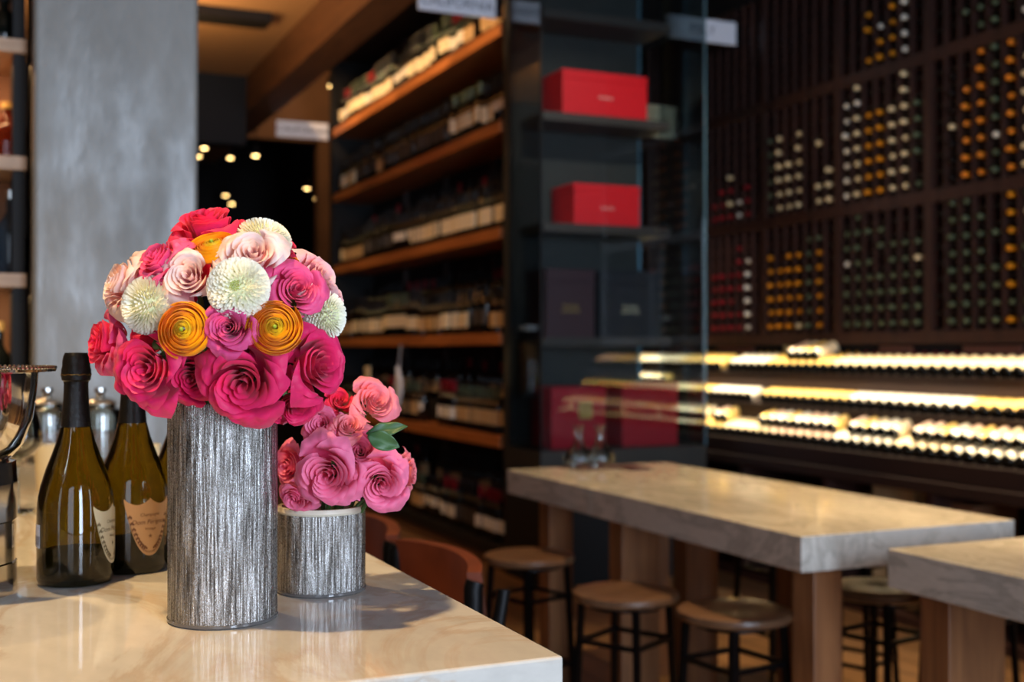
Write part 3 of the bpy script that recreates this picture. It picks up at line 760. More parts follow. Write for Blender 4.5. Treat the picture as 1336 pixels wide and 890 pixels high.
# ================================================================= BACK BAR SHELVES left of the column
bb = empty('bar_shelving', (-.6, 3.9, 0), label='wooden back bar shelving at the left edge beside the column', cat='shelving')
def lb(x0, x1, y0, y1, z0, z1, n, m, bev=0): return MB().box(x0 + .6, x1 + .6, y0 - 3.9, y1 - 3.9, z0, z1).build(n, m, bb, smooth=False, bevel=bev)
for z in (1.60, 1.955, 2.31, 2.70): lb(-1.3, .115, 3.86, 4.22, z, z + .042, 'shelf', M_barshelf, .002)
lb(-1.3, .12, 4.22, 4.26, 0, 3.1, 'back_panel', wood('bar_back_wood', (150, 100, 66), (172, 120, 84), 'Z', 2, .6))
for x in (-.75, .075): lb(x, x + .035, 3.88, 4.21, 0, 3.1, 'upright', M_soft)
lb(-1.3, .075, 3.88, 4.2, 0, 1.2, 'base_cabinet', M_soft)
def spirit(px, zs, r, h, mat, label, lid, y=4.03):
    rd = (px - 668) / F; d = y / (CT - rd * ST); x = d * (ST + rd * CT)
    e = empty('spirit_bottle', (x, y, zs), label=label, cat='bottle')
    MB().lathe([(.0005, 0), (r * .95, 0), (r, .006), (r, h * .5), (r * .9, h * .6), (r * .45, h * .7), (r * .28, h * .76), (r * .28, h * .9)], 32, capb=False).build('bottle_body', mat, e)
    MB().lathe([(.0005, h * .9), (r * .36, h * .9), (r * .36, h), (.0005, h)], 20, capb=False, capt=False).build('bottle_stopper', lid, e)
M_amber = pmat('amber_spirit_glass', (120, 40, 14), .05, trans=.6)
M_dkgl = pmat('dark_bottle_glass', (16, 20, 16), .08)
spirit(8, 1.997, .052, .19, M_amber, 'round amber spirit bottle on the second bar shelf from the top', M_gold)
spirit(4, 2.352, .05, .17, M_dkgl, 'dark squat bottle on the top visible bar shelf', M_soft)
spirit(13, 1.642, .045, .27, pmat('smoky_glass', (70, 84, 96), .06, trans=.5), 'smoky glass bottle on the bar shelf at eye level', M_silver)
spirit(27, 1.642, .026, .2, M_dkgl, 'slim dark bottle beside the smoky glass bottle', M_silver, 4.08)
spirit(-2, 1.2, .05, .3, M_dkgl, 'dark bottle standing on the back bar base, leftmost in view', M_gold)
for k, px in enumerate((8, 19, 30)):
    rd = (px - 668) / F; y = 4.02; d = y / (CT - rd * ST); x = d * (ST + rd * CT)
    wine_glass(0, 0, .022, .17, ('leftmost', 'middle', 'rightmost')[k] + ' of the three small glasses under the lowest bar shelf', loc=(x, y, 1.2))

# ================================================================= BAR CHAIRS
def bar_chair(label, x, y):
    e = empty('bar_chair', (x, y, 0), label=label, cat='chair', group=None)
    # local: back is on +x side, centre 0
    R = .46; ht = .992
    def fn(u, v, off=0.0):
        a = (u - .5) * .96; z = .80 + v * (ht - .80) - .02 * (1 - math.cos(a * 1.0)) * 2 * v
        r = R + off + .02 * (1 - v)
        return (r * math.cos(a) - .36, r * math.sin(a), z)
    mb = MB(); 
    mb.grid(lambda u, v: fn(u, v, 0), 24, 6); mb.grid(lambda u, v: fn(1 - u, v, .028), 24, 6)
    mb.grid(lambda u, v: fn(u, 1, .028 * v), 24, 2); mb.grid(lambda u, v: fn(u, 0, .028 * (1 - v)), 24, 2)
    mb.grid(lambda u, v: fn(0, v, .028 * (1 - u)), 2, 6); mb.grid(lambda u, v: fn(1, v, .028 * u), 2, 6)
    mb.build('backrest', M_leather, e)
    MB().lathe([(.0005, .70), (.19, .70), (.205, .72), (.205, .745), (.18, .765), (.0005, .772)], 40, capb=False, capt=False).build('seat', M_leather, e)
    for s in (-1, 1):
        a = s * .50
        px_, py_ = (R + .014) * math.cos(a) - .36, (R + .014) * math.sin(a)
        MB().tube([(px_, py_, .70), (px_, py_, .9), (px_, py_, .96), (px_ + .004, py_, .972)], .019, 12).build('back_post', M_black, e)
        MB().tube([(px_ + .0, py_ + s * .030, .66), (px_ + .03, py_ + s * .035, .86), (px_ + .045, py_ + s * .036, .945), (px_ + .047, py_ + s * .036, .96)], .013, 12).build('frame_tube', M_black, e)
    for sx in (-1, 1):
        for sy in (-1, 1):
            MB().tube([(sx * .14, sy * .14, .705), (sx * .20, sy * .20, .0)], .013, 10).build('leg', M_black, e)
    fr = MB(); z = .28; q = .178
    for a, b in (((-q, -q), (q, -q)), ((q, -q), (q, q)), ((q, q), (-q, q)), ((-q, q), (-q, -q))): fr.tube([(*a, z), (*b, z)], .009, 8)
    fr.build('footrest', M_black, e)
    return e
bar_chair('brown leather bar chair with black posts nearest the counter corner', .79, 2.30)
bar_chair('brown leather bar chair farther along the counter, behind the short vase', .79, 2.80)

# ================================================================= MARBLE TABLES
def table(name, x0, x1, y0, y1, legs, label, seam=None):
    e = empty(name, (x0, y0, 0), label=label, cat='table')
    top = MB()
    if seam:
        top.box(0, x1 - x0, 0, seam - y0 - .0015, .80, .90); top.box(0, x1 - x0, seam - y0 + .0015, y1 - y0, .80, .90)
    else: top.box(0, x1 - x0, 0, y1 - y0, .80, .90)
    top.build('tabletop', M_tmarble, e, smooth=False, bevel=.003)
    for (a, b, c_, d_) in legs: MB().box(a - x0, b - x0, c_ - y0, d_ - y0, 0, .80).build('leg', M_leg, e, smooth=False, bevel=.004)
    return e
table('marble_table', 2.04, 2.828, 2.627, 4.62, [(2.14, 2.24, 2.70, 2.80), (2.62, 2.72, 2.70, 2.80), (2.14, 2.30, 3.80, 3.90), (2.42, 2.56, 3.80, 3.90), (2.62, 2.72, 3.42, 3.52), (2.14, 2.25, 4.41, 4.51), (2.62, 2.72, 4.41, 4.51)],
      'long thick marble topped table with wooden post legs and decanters at its far end', 3.86)
table('marble_table', 2.12, 2.91, .45, 2.38, [(2.20, 2.39, 2.25, 2.35), (2.64, 2.83, 2.25, 2.35), (2.20, 2.39, .6, .7), (2.64, 2.83, .6, .7)],
      'second thick marble topped table cut off by the right edge of the picture')

# ================================================================= STOOLS
st_ = empty('bar_stool', (0, 0, 0))
MB().lathe([(.0005, .612), (.150, .612), (.168, .620), (.172, .630), (.168, .641), (.150, .646), (.08, .641), (.0005, .638)], 48, capb=False, capt=False).build('seat', M_seat, st_)
for sx in (-1, 1):
    for sy in (-1, 1): MB().bar((sx * .10, sy * .10, .612), (sx * .125, sy * .125, 0), .018).build('leg', M_black, st_, smooth=False)
for nm, z in (('upper_rung', .49), ('footrest', .24)):
    q = .10 + (.612 - z) / .612 * .025; fr = MB()
    for a, b in (((-q, -q), (q, -q)), ((q, -q), (q, q)), ((q, q), (-q, q)), ((-q, q), (-q, -q))): fr.bar((*a, z), (*b, z), .014)
    fr.build(nm, M_black, st_, smooth=False)
MB().lathe([(.0005, .597), (.12, .597), (.12, .6125), (.0005, .6125)], 24, capb=False, capt=False).build('seat_plate', M_black, st_)
for i, (x, y, rz, lb_) in enumerate(((1.87, 4.03, .3, 'round brown stool standing alone beside the far end of the long table'),
        (1.865, 3.29, .5, 'round brown stool half hidden behind the stool next to the near table leg'),
        (2.03, 2.93, .15, 'round brown stool closest to the near leg of the long table'),
        (2.66, 3.02, .2, 'dark stool tucked under the long table beyond its near leg'),
        (3.02, 3.58, .4, 'dark stool on the far side of the long table, middle of three'),
        (3.04, 4.10, .1, 'dark stool on the far side of the long table, furthest back'),
        (3.07, 3.05, .35, 'dark stool on the far side of the long table, nearest to the second table'))):
    o = st_ if i == 0 else copy_tree(st_)
    o.location = (x, y, 0); o.rotation_euler = (0, 0, rz); tag(o, lb_, 'stool')

# things on the table
def flask(x, y, label):
    e = empty('decanter', (x, y, .908), label=label, cat='decanter')
    MB().lathe([(.0005, 0), (.045, 0), (.062, .018), (.064, .035), (.052, .062), (.024, .092), (.017, .12), (.018, .15), (.027, .175), (.025, .175), (.016, .15), (.015, .12), (.022, .092), (.050, .061), (.061, .035), (.058, .02), (.0005, .006)], 36, capb=False, capt=False).build('flask_body', M_clear, e)
for px, lb_ in ((755, 'clear glass decanter on the far end of the long table, left one'), (783, 'clear glass decanter on the far end of the long table, right one')):
    yy = 610; d = (CH - .90) * F / (yy - HY); p = W(px, yy, d); flask(p.x, p.y, lb_)
def tray(px0, px1, y0, y1, label, mat, h=.006):
    d = (CH - .90) * F / ((y0 + y1) / 2 - HY); p = W((px0 + px1) / 2, (y0 + y1) / 2, d); w = (px1 - px0) / F * d / 2
    o = MB().box(-w, w, -.09, .09, 0, h).build('placemat', mat, smooth=False, bevel=.001, loc=(p.x, p.y, .9006))
    tag(o, label, 'mat')
tray(742, 796, 606, 615, 'dark mat under the two decanters', pmat('brown_mat', (70, 44, 40), .6))
tray(808, 840, 606, 616, 'dark menu card lying beside the decanters', pmat('maroon_menu', (66, 30, 34), .5))

# ================================================================= WINE WALL (left)
ww = empty('wine_shelving', (3.0, 6.87, 0), label='tall oak wine shelving wall running back from the glass cabinet', cat='shelving')
ZS = [(3.50, 'topmost'), (2.88, 'second'), (2.20, 'third'), (1.52, 'fourth'), (.86, 'fifth'), (.16, 'lowest')]
WY0, WY1 = 6.90, 10.88
for z, _ in ZS: MB().box(0, .40, WY0 - 6.87, WY1 - 6.87, z - .075, z).build('shelf', M_oak if z > .5 else M_soft, ww, smooth=False, bevel=.003)
MB().box(.40, .44, .03, 4.01, 0, 4.35).build('back_panel', M_wdark, ww, smooth=False)
MB().box(0, .44, 4.01, 4.11, 0, 4.35).build('end_post', M_soft, ww, smooth=False)
MB().box(0, .44, .03, 4.01, 4.15, 4.35).build('top_fascia', M_soft, ww, smooth=False)
MB().box(.02, .40, .03, 4.01, 0, .085).build('plinth', M_wwarm, ww, smooth=False)
for z, _ in ZS: MB().box(.26, .40, .03, 4.01, z, z + .16).build('riser', M_wdark, ww, smooth=False)
for k in range(1, 4): MB().box(.36, .40, k * 1.0 - .015, k * 1.0 + .015, .16, 4.15).build('batten', M_darkwoodz, ww, smooth=False)

M_bg = [pmat('dark_green_bottle', (10, 14, 10), .12, coat=.3), pmat('black_bottle', (10, 8, 9), .12, coat=.3), pmat('brown_bottle', (26, 14, 8), .12, coat=.3)]
M_caps = {'red': pmat('red_capsule', (140, 14, 30), .35), 'black': pmat('black_capsule', (16, 14, 16), .35), 'gold': pmat('gold_capsule', (226, 146, 20), .38, .2), 'cream': pmat('cream_capsule', (232, 212, 170), .4), 'white': pmat('white_capsule', (238, 232, 220), .4), 'green': pmat('dark_green_capsule', (84, 96, 74), .3), 'orange': pmat('orange_capsule', (234, 136, 28), .4)}
M_labs = {'cream': M_cream, 'white': pmat('white_wine_label', (232, 226, 212), .6), 'tan': pmat('tan_wine_label', (190, 156, 110), .6), 'straw': pmat('straw_wine_label', (232, 196, 112), .6), 'pink': pmat('blush_wine_label', (240, 206, 184), .6), 'grey': pmat('dark_wine_label', (70, 62, 56), .6)}
def bottle_prof(h=.31, r=.039):
    return [(.0005, 0), (r * .9, 0), (r, .005), (r, h * .60), (r * .93, h * .65), (r * .6, h * .70), (r * .40, h * .74), (r * .37, h * .78)]
def cap_prof(h=.31, r=.039):
    return [(r * .385, h * .78), (r * .38, h * .93), (r * .42, h * .94), (r * .42, h * .97), (r * .38, h), (.0005, h)]
def wine_proto(body, cap, lab, h=.31, r=.039, n=14, lz=(.20, .52), wrapa=1.8):
    mb = MB(); mb.lathe(bottle_prof(h, r), n, 0, capb=False, capt=False); mb.lathe(cap_prof(h, r), n, 1, capb=False, capt=False)
    o = mb.build('wine_bottle', [body, cap])
    l = MB().grid(lambda u, v: ((r + .0006) * math.cos((u - .5) * wrapa), (r + .0006) * math.sin((u - .5) * wrapa), h * (lz[0] + (lz[1] - lz[0]) * v)), n, 1).build('label', lab, o)
    return o
WB = []
def bake(mb, o, M, mats):
    for q in [o] + list(o.children):
        idx = []
        for m in q.data.materials:
            if m not in mats: mats.append(m)
            idx.append(mats.index(m))
        off = len(mb.v); mb.v += [tuple(M @ v.co) for v in q.data.vertices]; mb.pv += [0] * len(q.data.vertices)
        for p in q.data.polygons: mb.f.append(tuple(i + off for i in p.vertices)); mb.mi.append(idx[p.material_index])
labnames = ['cream', 'white', 'tan', 'straw', 'grey']
protos = []
rnd = random.Random(5)
for i in range(9):
    ln = ['cream', 'white', 'tan', 'cream', 'straw', 'white', 'grey', 'cream', 'tan'][i]; cn = ['black', 'red', 'black', 'green', 'red', 'black', 'black', 'black', 'green'][i]
    h = (.31, .33, .30, .345, .32, .31, .33, .36, .30)[i]; r = (.038, .040, .041, .042, .038, .040, .039, .043, .042)[i]
    protos.append((wine_proto(M_bg[i % 3], M_caps[cn], M_labs[ln], h, r, lz=((.16, .50), (.2, .44), (.14, .46), (.22, .5), (.18, .48), (.3, .5), (.2, .5), (.15, .42), (.2, .52))[i]), ln, cn))
first = [True] * 9
back = MB()
for si, (z, nm) in enumerate(ZS):
    y = WY0 + .09; run = 0; i = 0
    while y < WY1 - .10:
        if run <= 0: run = rnd.randint(2, 6); i = rnd.choice([0, 1, 2, 3, 5, 7, 1] if si == 0 else [0, 2, 3, 5, 7, 8, 6, 6, 2, 0] if si < 4 else [0, 2, 5, 6, 8, 1])
        run -= 1
        if not (si == 4 and 8.2 < y < 8.35):
            p, ln, cn = protos[i]
            WB.append((p, Matrix.Translation((3.075 + rnd.uniform(-.012, .012), y, z)) @ Matrix.Rotation(PI + .3 + rnd.uniform(-.45, .45), 4, 'Z'),
                '%s capped wine bottle with %s label on the %s shelf of the oak wine wall' % (cn, ln if ln != 'grey' else 'dark', nm), '%s labelled %s capped bottles on the %s oak wine shelf' % (ln, cn, nm), .024))
        y += .094 + rnd.uniform(0, .006) + (.12 if rnd.random() < .03 else 0)
    # row behind, on the riser
    y = WY0 + .12
    while y < WY1 - .10:
        if rnd.random() < .85:
            k = len(back.v); ci = rnd.choice([1, 2, 1, 2]) if si == 0 else rnd.choice([1, 1, 1, 1, 1, 2])
            h = rnd.choice([.30, .31, .33])
            back.lathe(bottle_prof(h, .038), 10, 0, 3.315, y, z + .1605, False, False); back.lathe(cap_prof(h, .038), 10, ci, 3.315, y, z + .1605, False, False)
            back.lathe([(.0388, h * .2), (.0388, h * .5)], 10, rnd.choice([4, 4, 5]), 3.315, y, z + .1605, False, False)
        y += .098
o = back.build('wine_bottles', [M_bg[1], M_caps['black'], M_caps['red'], M_caps['gold'], M_labs['grey'], M_labs['tan']])
tag(o, 'back rows of dark wine bottles on risers behind the front bottles of the oak wall', 'bottles', None, 'stuff')

# pennant and card on the fifth bay
def wall_at(px, X=2.985):   # Y where the plane X shows at px
    rd = (px - 668) / F; d = X / (ST + rd * CT); return d * (CT - rd * ST), d
y, d = wall_at(523); zt = CH - (478 - HY) / F * d; zb = CH - (532 - HY) / F * d
mb = MB()
def pen(u, v):
    s = u * 2 - 1; w = .055 * math.sin(PI * min(.98, .03 + v * .95)) ** 1.1
    return (2.95 + .02 * s * s, y + w * s * 1.6, zb + (zt - zb) * v)
mb.grid(pen, 6, 12)
mb.tube([(2.97, y, zt - .003), (2.985, y, 1.452)], .003, 6)
o = mb.build('pennant', M_white); so = o.modifiers.new('s', 'SOLIDIFY'); so.thickness = .004
tag(o, 'small white paper pennant hanging in front of the fifth oak shelf bay', 'pennant')
y, d = wall_at(481); z = CH - (487 - HY) / F * d
o = MB().box(2.97, 2.98, y - .07, y + .07, z - .06, z + .06).build('shelf_card', M_cream, smooth=False); tag(o, 'small cream card fixed to the oak shelving beside the white pennant', 'card')

# hanging signs
def sign(x0, x1, y, z0, z1, word, label, tsize=.085, rz=0):
    e = empty('hanging_sign', ((x0 + x1) / 2, y, (z0 + z1) / 2), label=label, cat='sign')
    w = (x1 - x0) / 2; h = (z1 - z0) / 2
    b = MB().box(-w, w, -.006, .006, -h, h).build('sign_board', M_white, e, smooth=False)
    M = Matrix.Translation((0, -.0075, 0)) @ Matrix.Rotation(PI / 2, 4, 'X')
    text_obj('sign_text', word, tsize, M, M_ink, e)
    M2 = Matrix.Translation((0, .0075, 0)) @ Matrix.Rotation(PI, 4, 'Z') @ Matrix.Rotation(PI / 2, 4, 'X')
    text_obj('sign_text', word, tsize, M2, M_ink, e)
    MB().box(w - .001, w + .045, -.012, .012, -h * .9, h * .9).build('sign_bracket', M_black, e, smooth=False)
sign(2.43, 2.95, 6.86, 3.51, 3.645, 'CALIFORNIA', 'white flag sign reading CALIFORNIA at the near end of the wine wall')
sign(2.47, 2.96, 10.90, 3.40, 3.55, 'CALIFORNIA', 'white flag sign reading CALIFORNIA at the far end of the wine wall')
sign(4.28, 4.855, 6.98, 3.57, 3.73, 'ITALY', 'white flag sign reading ITALY beside the dark rack wall')

# ================================================================= GLASS CABINET
gc = empty('glass_cabinet', (3.0, 6.3, 0), label='tall glass fronted display cabinet of dark steel behind the long table', cat='cabinet')
CW = 1.157; CD = .55; CTOP = 4.3
def gbox(n, m, *b, bev=0): return MB().box(*b).build(n, m, gc, smooth=False, bevel=bev)
gbox('cabinet_base', M_steel, 0, CW, 0, CD, .66, .81, bev=.004)
gbox('dark_base_opening', M_soft, .01, CW - .01, .01, CD, 0, .66)  # matte black block paints the dark of the opening under the base
gbox('back_panel', M_steel, .0, CW - .17, CD - .02, CD, .81, CTOP)
gbox('cabinet_top', M_steel, 0, CW, 0, CD, CTOP, CTOP + .06)
gbox('front_pane', M_pane, .012, CW - .012, 0, .010, .81, CTOP)
gbox('side_pane', M_pane, 0, .010, .012, CD - .09, .81, CTOP)
gbox('side_pane', M_pane, CW - .010, CW, .012, CD - .0, .81, CTOP)
M_edge = pmat('polished_glass_edge', (120, 160, 176), .15, .3, trans=.3)
gbox('corner_strip', pmat('dark_seal', (14, 16, 18), .3), .0, .010, .0, .010, .81, CTOP)
gbox('corner_strip', M_edge, CW - .010, CW, .0, .010, .81, CTOP)
gbox('rear_post', M_steel, .0, .05, CD - .09, CD - .02, .81, CTOP)
gbox('rear_post', M_edge, CW - .19, CW - .172, CD - .03, CD - .0, .81, CTOP)
for z in (1.49, 2.19, 2.87, 3.50): gbox('shelf', pmat('shelf_dark_wood', (64, 54, 48), .5), .10, 1.0, .17, CD - .021, z - .055, z, bev=.002)
GC = gc.location
def gift(name, x0, x1, y0, y1, z, h, mat, label, word, tm, ts=.05, side=None):
    e = empty(name, ((x0 + x1) / 2, y0, z), label=label, cat='box')
    w = (x1 - x0) / 2
    MB().box(-w, w, 0, y1 - y0, 0, h * .80).build('box_body', mat, e, smooth=False, bevel=.003)
    MB().box(-w - .002, w + .002, -.002, y1 - y0 + .002, h * .80, h).build('box_lid', mat, e, smooth=False, bevel=.003)
    M = Matrix.Translation((.0, -.004, h * .42)) @ Matrix.Rotation(PI / 2, 4, 'X')
    if word: text_obj('box_text', word, ts, M, tm, e)
    return e
M_pt = pmat('pale_print', (236, 190, 180), .5)
gift('gift_box', 3.24, 3.84, 6.49, 6.80, 2.87, .275, M_red, 'bright red box on the upper shelf of the glass cabinet', 'Penfolds', M_pt, .030)
gift('gift_box', 3.318, 3.786, 6.49, 6.80, 2.19, .255, M_red, 'bright red box on the second shelf of the glass cabinet', 'Penfolds', M_pt, .028)
gift('gift_box', 3.13, 3.46, 6.49, 6.80, 1.49, .42, pmat('maroon_box', (70, 34, 40), .5), 'dark maroon box on the third shelf of the glass cabinet', 'Penfolds\nGRANGE', M_gold, .032)
gift('gift_box', 3.50, 3.93, 6.49, 6.80, 1.49, .42, pmat('charcoal_box', (34, 32, 38), .5), 'charcoal box beside the maroon box on the third shelf', 'Penfolds\nGRANGE', M_cream, .032)
gift('gift_box', 3.13, 3.50, 6.42, 6.72, .81, .375, M_redd, 'deep red box on the cabinet floor, behind the decanters', None, M_gold)
gift('gift_box', 3.62, 4.02, 6.42, 6.72, .81, .395, M_redd, 'deep red box on the cabinet floor, right of its twin', None, M_gold)
gx = MB().box(3.31, 3.40, 6.405, 6.412, .99, 1.09).build('price_card', M_gold, smooth=False); tag(gx, 'small golden card in front of the left deep red box', 'card')
# cork jar
cj = empty('cork_jar', (3.098, 6.70, 1.13), label='glass jar full of brown corks inside the left side of the glass cabinet', cat='jar')
MB().box(-.085, .10, -.09, .12, -.012, 0).build('jar_shelf', M_steel, cj, smooth=False)
MB().lathe([(.0005, .0), (.075, .0), (.08, .01), (.08, .33), (.06, .37), (.058, .40), (.055, .40), (.056, .37), (.076, .33), (.076, .012), (.0005, .008)], 28, capb=False, capt=False).build('jar_body', M_clear, cj)
ck = MB(); rr_ = random.Random(3)
for k in range(150):
    a = rr_.random() * 6.28; r = .06 * math.sqrt(rr_.random()) ** .5; z = .025 + .30 * rr_.random()
    c0 = Vector((r * math.cos(a) * .95, r * math.sin(a) * .95, z)); dv = Vector((rr_.uniform(-1, 1), rr_.uniform(-1, 1), rr_.uniform(-1, 1))).normalized() * .016
    ck.tube([c0 - dv, c0 + dv], .0085, 8)
tag(ck.build('corks', pmat('brown_cork', (186, 128, 82), .8, var=((1, 1, 1), 40, (140, 88, 54))), cj), kind='stuff')
MB().lathe([(.0005, .402), (.062, .402), (.066, .41), (.05, .435), (.0005, .44)], 24, capb=False, capt=False).build('jar_lid', M_white, cj)

# plaque with tag between cabinet and rack
pq = empty('plaque', (4.45, 7.35, 2.95), label='cream notice plaque hanging behind the glass beside the rack', cat='plaque')
MB().box(-.115, .115, 0, .012, 0, .23).build('plaque_board', pmat('plaque_cream', (232, 226, 190), .6), pq, smooth=False)
pl = MB()
for k in range(4): pl.box(-.09, .02 + .03 * (k % 2), -.002, 0, .18 - k * .045, .195 - k * .045)
pl.build('plaque_lines', pmat('plaque_lines', (120, 118, 96), .6), pq, smooth=False)
MB().box(-.108, -.10, .014, .02, .23, 1.9).build('plaque_cord', M_soft, pq, smooth=False)
tg = empty('hanging_tag', (4.47, 7.30, 3.06), label='small cream paper tag on a string in front of the plaque', cat='tag')
MB().box(-.018, .018, -.003, .003, -.05, .02).build('tag_card', pmat('tag_paper', (236, 222, 176), .6), tg, smooth=False)
MB().tube([(0, 0, .02), (0, 0, .4), (0, .0, 1.79)], .003, 6).build('tag_string', M_gold, tg)

# ================================================================= RACK WALL (right)
RX = 4.90; RP = .78; RH = .80; RZ = 1.49; RY0 = 4.39 - .78
rk = empty('wine_rack', (0, 0, 0))
fr = MB(); fr.box(0, .34, -.03, .03, 0, RH - .041)
fr.box(-.004, .34, -.03, RP - .0301, -.04, -.0005); fr.box(0, .34, .03, RP - .0301, -.0005, .03); fr.build('frame', M_darkwoodz, rk, smooth=False)
cp = (RP - .06) / 7
sl = []
for k in range(1, 7): MB().box(0, .30, .03 + cp * k - .006, .03 + cp * k + .006, .03, RH - .04).build('slat', M_darkwoodz, rk, smooth=False)
cr = MB()
for j in range(8):
    z = .045 + j * .0935
    cr.box(.03, .06, .03, RP - .03, z - .012, z); cr.box(.24, .27, .03, RP - .03, z - .012, z)
cr.build('cradle_rails', M_soft, rk, smooth=False)
bays = []
tier = ['lower', 'middle', 'upper']
NB = 8
fst = True
for t in range(3):
    for b in range(NB):
        o = rk if fst else copy_tree(rk); fst = False
        o.location = (RX, RY0 + b * RP, RZ + t * RH)
        ordn = ['at the right edge of the picture', 'second from the right edge', 'third from the right edge', 'fourth from the right edge', 'fifth from the right edge', 'just behind the glass cabinet edge', 'seen through the cabinet glass', 'farthest, behind the cabinet'][b]
        tag(o, 'dark wooden bottle rack unit in the %s tier, %s' % (tier[t], ordn), 'rack')
o = MB().box(RX + .34, RX + .37, RY0 - .03, RY0 + NB * RP, 1.45, ZC).build('rack_backing', M_wdark, smooth=False); tag(o, 'dark backing board behind the bottle racks', 'panel'); struct(o)
o = MB().box(RX - .01, RX + .34, RY0 - .03, RY0 + NB * RP + .03, RZ + 3 * RH - .04, ZC - .005).build('rack_cornice', M_soft, smooth=False); tag(o, 'dark cornice above the bottle racks', 'panel'); struct(o)

# racked bottles: necks outward
def rack_proto(cap):
    mb = MB(); r = .036; h = .30
    M = Matrix.Rotation(-PI / 2, 4, 'Y')
    mb.lathe([(.0005, 0), (r, .003), (r, h * .6), (r * .6, h * .70), (r * .40, h * .76)], 12, 0, capb=False, capt=False)
    mb.lathe([(r * .40, h * .76), (r * .40, h * .93), (r * .44, h * .94), (r * .44, h * .985), (r * .36, h), (.0005, h)], 12, 1, capb=False, capt=False)
    mb.xform(M)
    return mb
rprot = {c_: rack_proto(c_).build('wine_bottle', [M_bg[0], M_caps[c_]]) for c_ in ('red', 'gold', 'cream', 'white', 'green', 'orange', 'black')}
rused = set()
# pattern per tier/bay: list of 7 column colours (None = empty column) in order of increasing Y, fill height
PAT = {
 (0, 0): (['green', 'cream', 'green', 'green', 'green', 'cream', 'green'], 8),
 (0, 1): (['green', 'gold', 'green', 'green', 'green', 'green', None], 8),
 (0, 2): (['green', 'green', 'green', 'green', 'green', 'green', 'green'], 8),
 (0, 3): ([None, 'gold', 'green', 'gold', 'gold', 'gold', 'gold'], 7),
 (0, 4): ([None, 'white', 'red', 'red', 'red', 'red', None], 7),
 (0, 5): (['red', 'red', None, 'green', 'green', None, 'red'], 6),
 (1, 0): (['cream', 'cream', 'orange', 'cream', 'gold', 'cream', 'green'], 8),
 (1, 1): (['cream', 'orange', 'green', 'orange', 'orange', 'black', None], 8),
 (1, 2): (['green', 'cream', 'cream', 'gold', 'gold', 'cream', 'white'], 8),
 (1, 3): (['cream', 'cream', None, 'cream', 'cream', 'cream', 'green'], 6),
 (1, 4): ([None, 'red', 'white', 'red', 'red', 'red', None], 4),
 (2, 0): (['green', 'white', 'green', 'green', 'green', 'green', 'green'], 4),
 (2, 1): (['white', 'green', 'green', 'green', 'green', None, None], 3),
 (2, 2): ([None, 'white', 'gold', 'gold', 'gold', None, None], 4),
}
cand = []
for (t, b), (cols, nfill) in PAT.items():
    for c_, cc in enumerate(cols):
        if cc is None: continue
        top = nfill - rnd.choice([0, 0, 1, 2]) if nfill > 5 else nfill - rnd.choice([0, 1, 1])
        for j in range(top):
            col = cc
            if rnd.random() < .05: continue
            if rnd.random() < .06: col = rnd.choice(['cream', 'green', 'white'])
            y = RY0 + b * RP + .03 + cp * (c_ + .5); z = RZ + t * RH + .045 + j * .0935 + .0365
            x = RX + .292 + rnd.uniform(-.012, .012)
            p = Vector((x - .3, y, z)); dd = p.dot(FV)
            px = 668 + F * p.dot(RV) / dd; py = HY - F * (z - CH) / dd
            if px > 1345 or py < -8: continue
            cand.append((dd, x, y, z, col, t, b))
bn = ['rightmost', 'second', 'third', 'fourth', 'fifth', 'sixth']
for (dd, x, y, z, col, t, b) in cand:
    WB.append((rprot[col], Matrix.Translation((x, y, z)), '%s capped wine bottle lying neck out in the %s tier, %s rack bay from the right' % (col, tier[t], bn[b]),
               '%s capped bottles in the %s tier, %s rack bay' % (col, tier[t], bn[b]), .0012))

# ================================================================= SLOPED DISPLAY under the racks
dp = empty('display_stand', (0, 0, 0), label='dark wooden stepped display stand with lit rows of lying bottles', cat='display stand')
M_disp = pmat('very_dark_display_wood', (40, 24, 21), .6)
DY0, DY1 = 3.70, 9.6
rows = [(4.70, 1.255), (4.55, 1.060), (4.36, .845)]       # x of bottle base, z under the base
TL = math.radians(20)
for i, (x, z) in enumerate(rows):
    # sloped board
    L = .30; mb = MB()
    p0 = (x - .02, z - .004); p1 = (x - .02 + L * math.cos(TL), z - .004 + L * math.sin(TL))
    mb.add([(p0[0], DY0, p0[1]), (p1[0], DY0, p1[1]), (p1[0], DY0, p1[1] - .02), (p0[0], DY0, p0[1] - .02), (p0[0], DY1, p0[1]), (p1[0], DY1, p1[1]), (p1[0], DY1, p1[1] - .02), (p0[0], DY1, p0[1] - .02)],
           [(0, 1, 2, 3), (7, 6, 5, 4), (0, 4, 5, 1), (1, 5, 6, 2), (2, 6, 7, 3), (3, 7, 4, 0)])
    mb.build('sloped_shelf', M_disp, dp, smooth=False)
    MB().box(x - .045, x - .02, DY0, DY1, z - .085, z + .012).build('shelf_lip', M_disp, dp, smooth=False, bevel=.002)
MB().box(4.98, 5.2, DY0, DY1, .7, 1.45).build('back_panel', M_wdark, dp, smooth=False)
MB().box(4.27, 5.2, DY0, DY1, .70, .758).build('stand_top', M_disp, dp, smooth=False, bevel=.003)
MB().box(5.1, 5.2, DY0, DY1, .0, .70).build('lower_back', M_wdark, dp, smooth=False)
for k in range(8):
    y = DY0 + k * .80; MB().box(4.30, 5.1, y, y + .05, .05, .70).build('divider', M_darkwoodz, dp, smooth=False)
MB().box(4.30, 5.1, DY0, DY1, 0, .05).build('plinth', M_darkwood, dp, smooth=False)
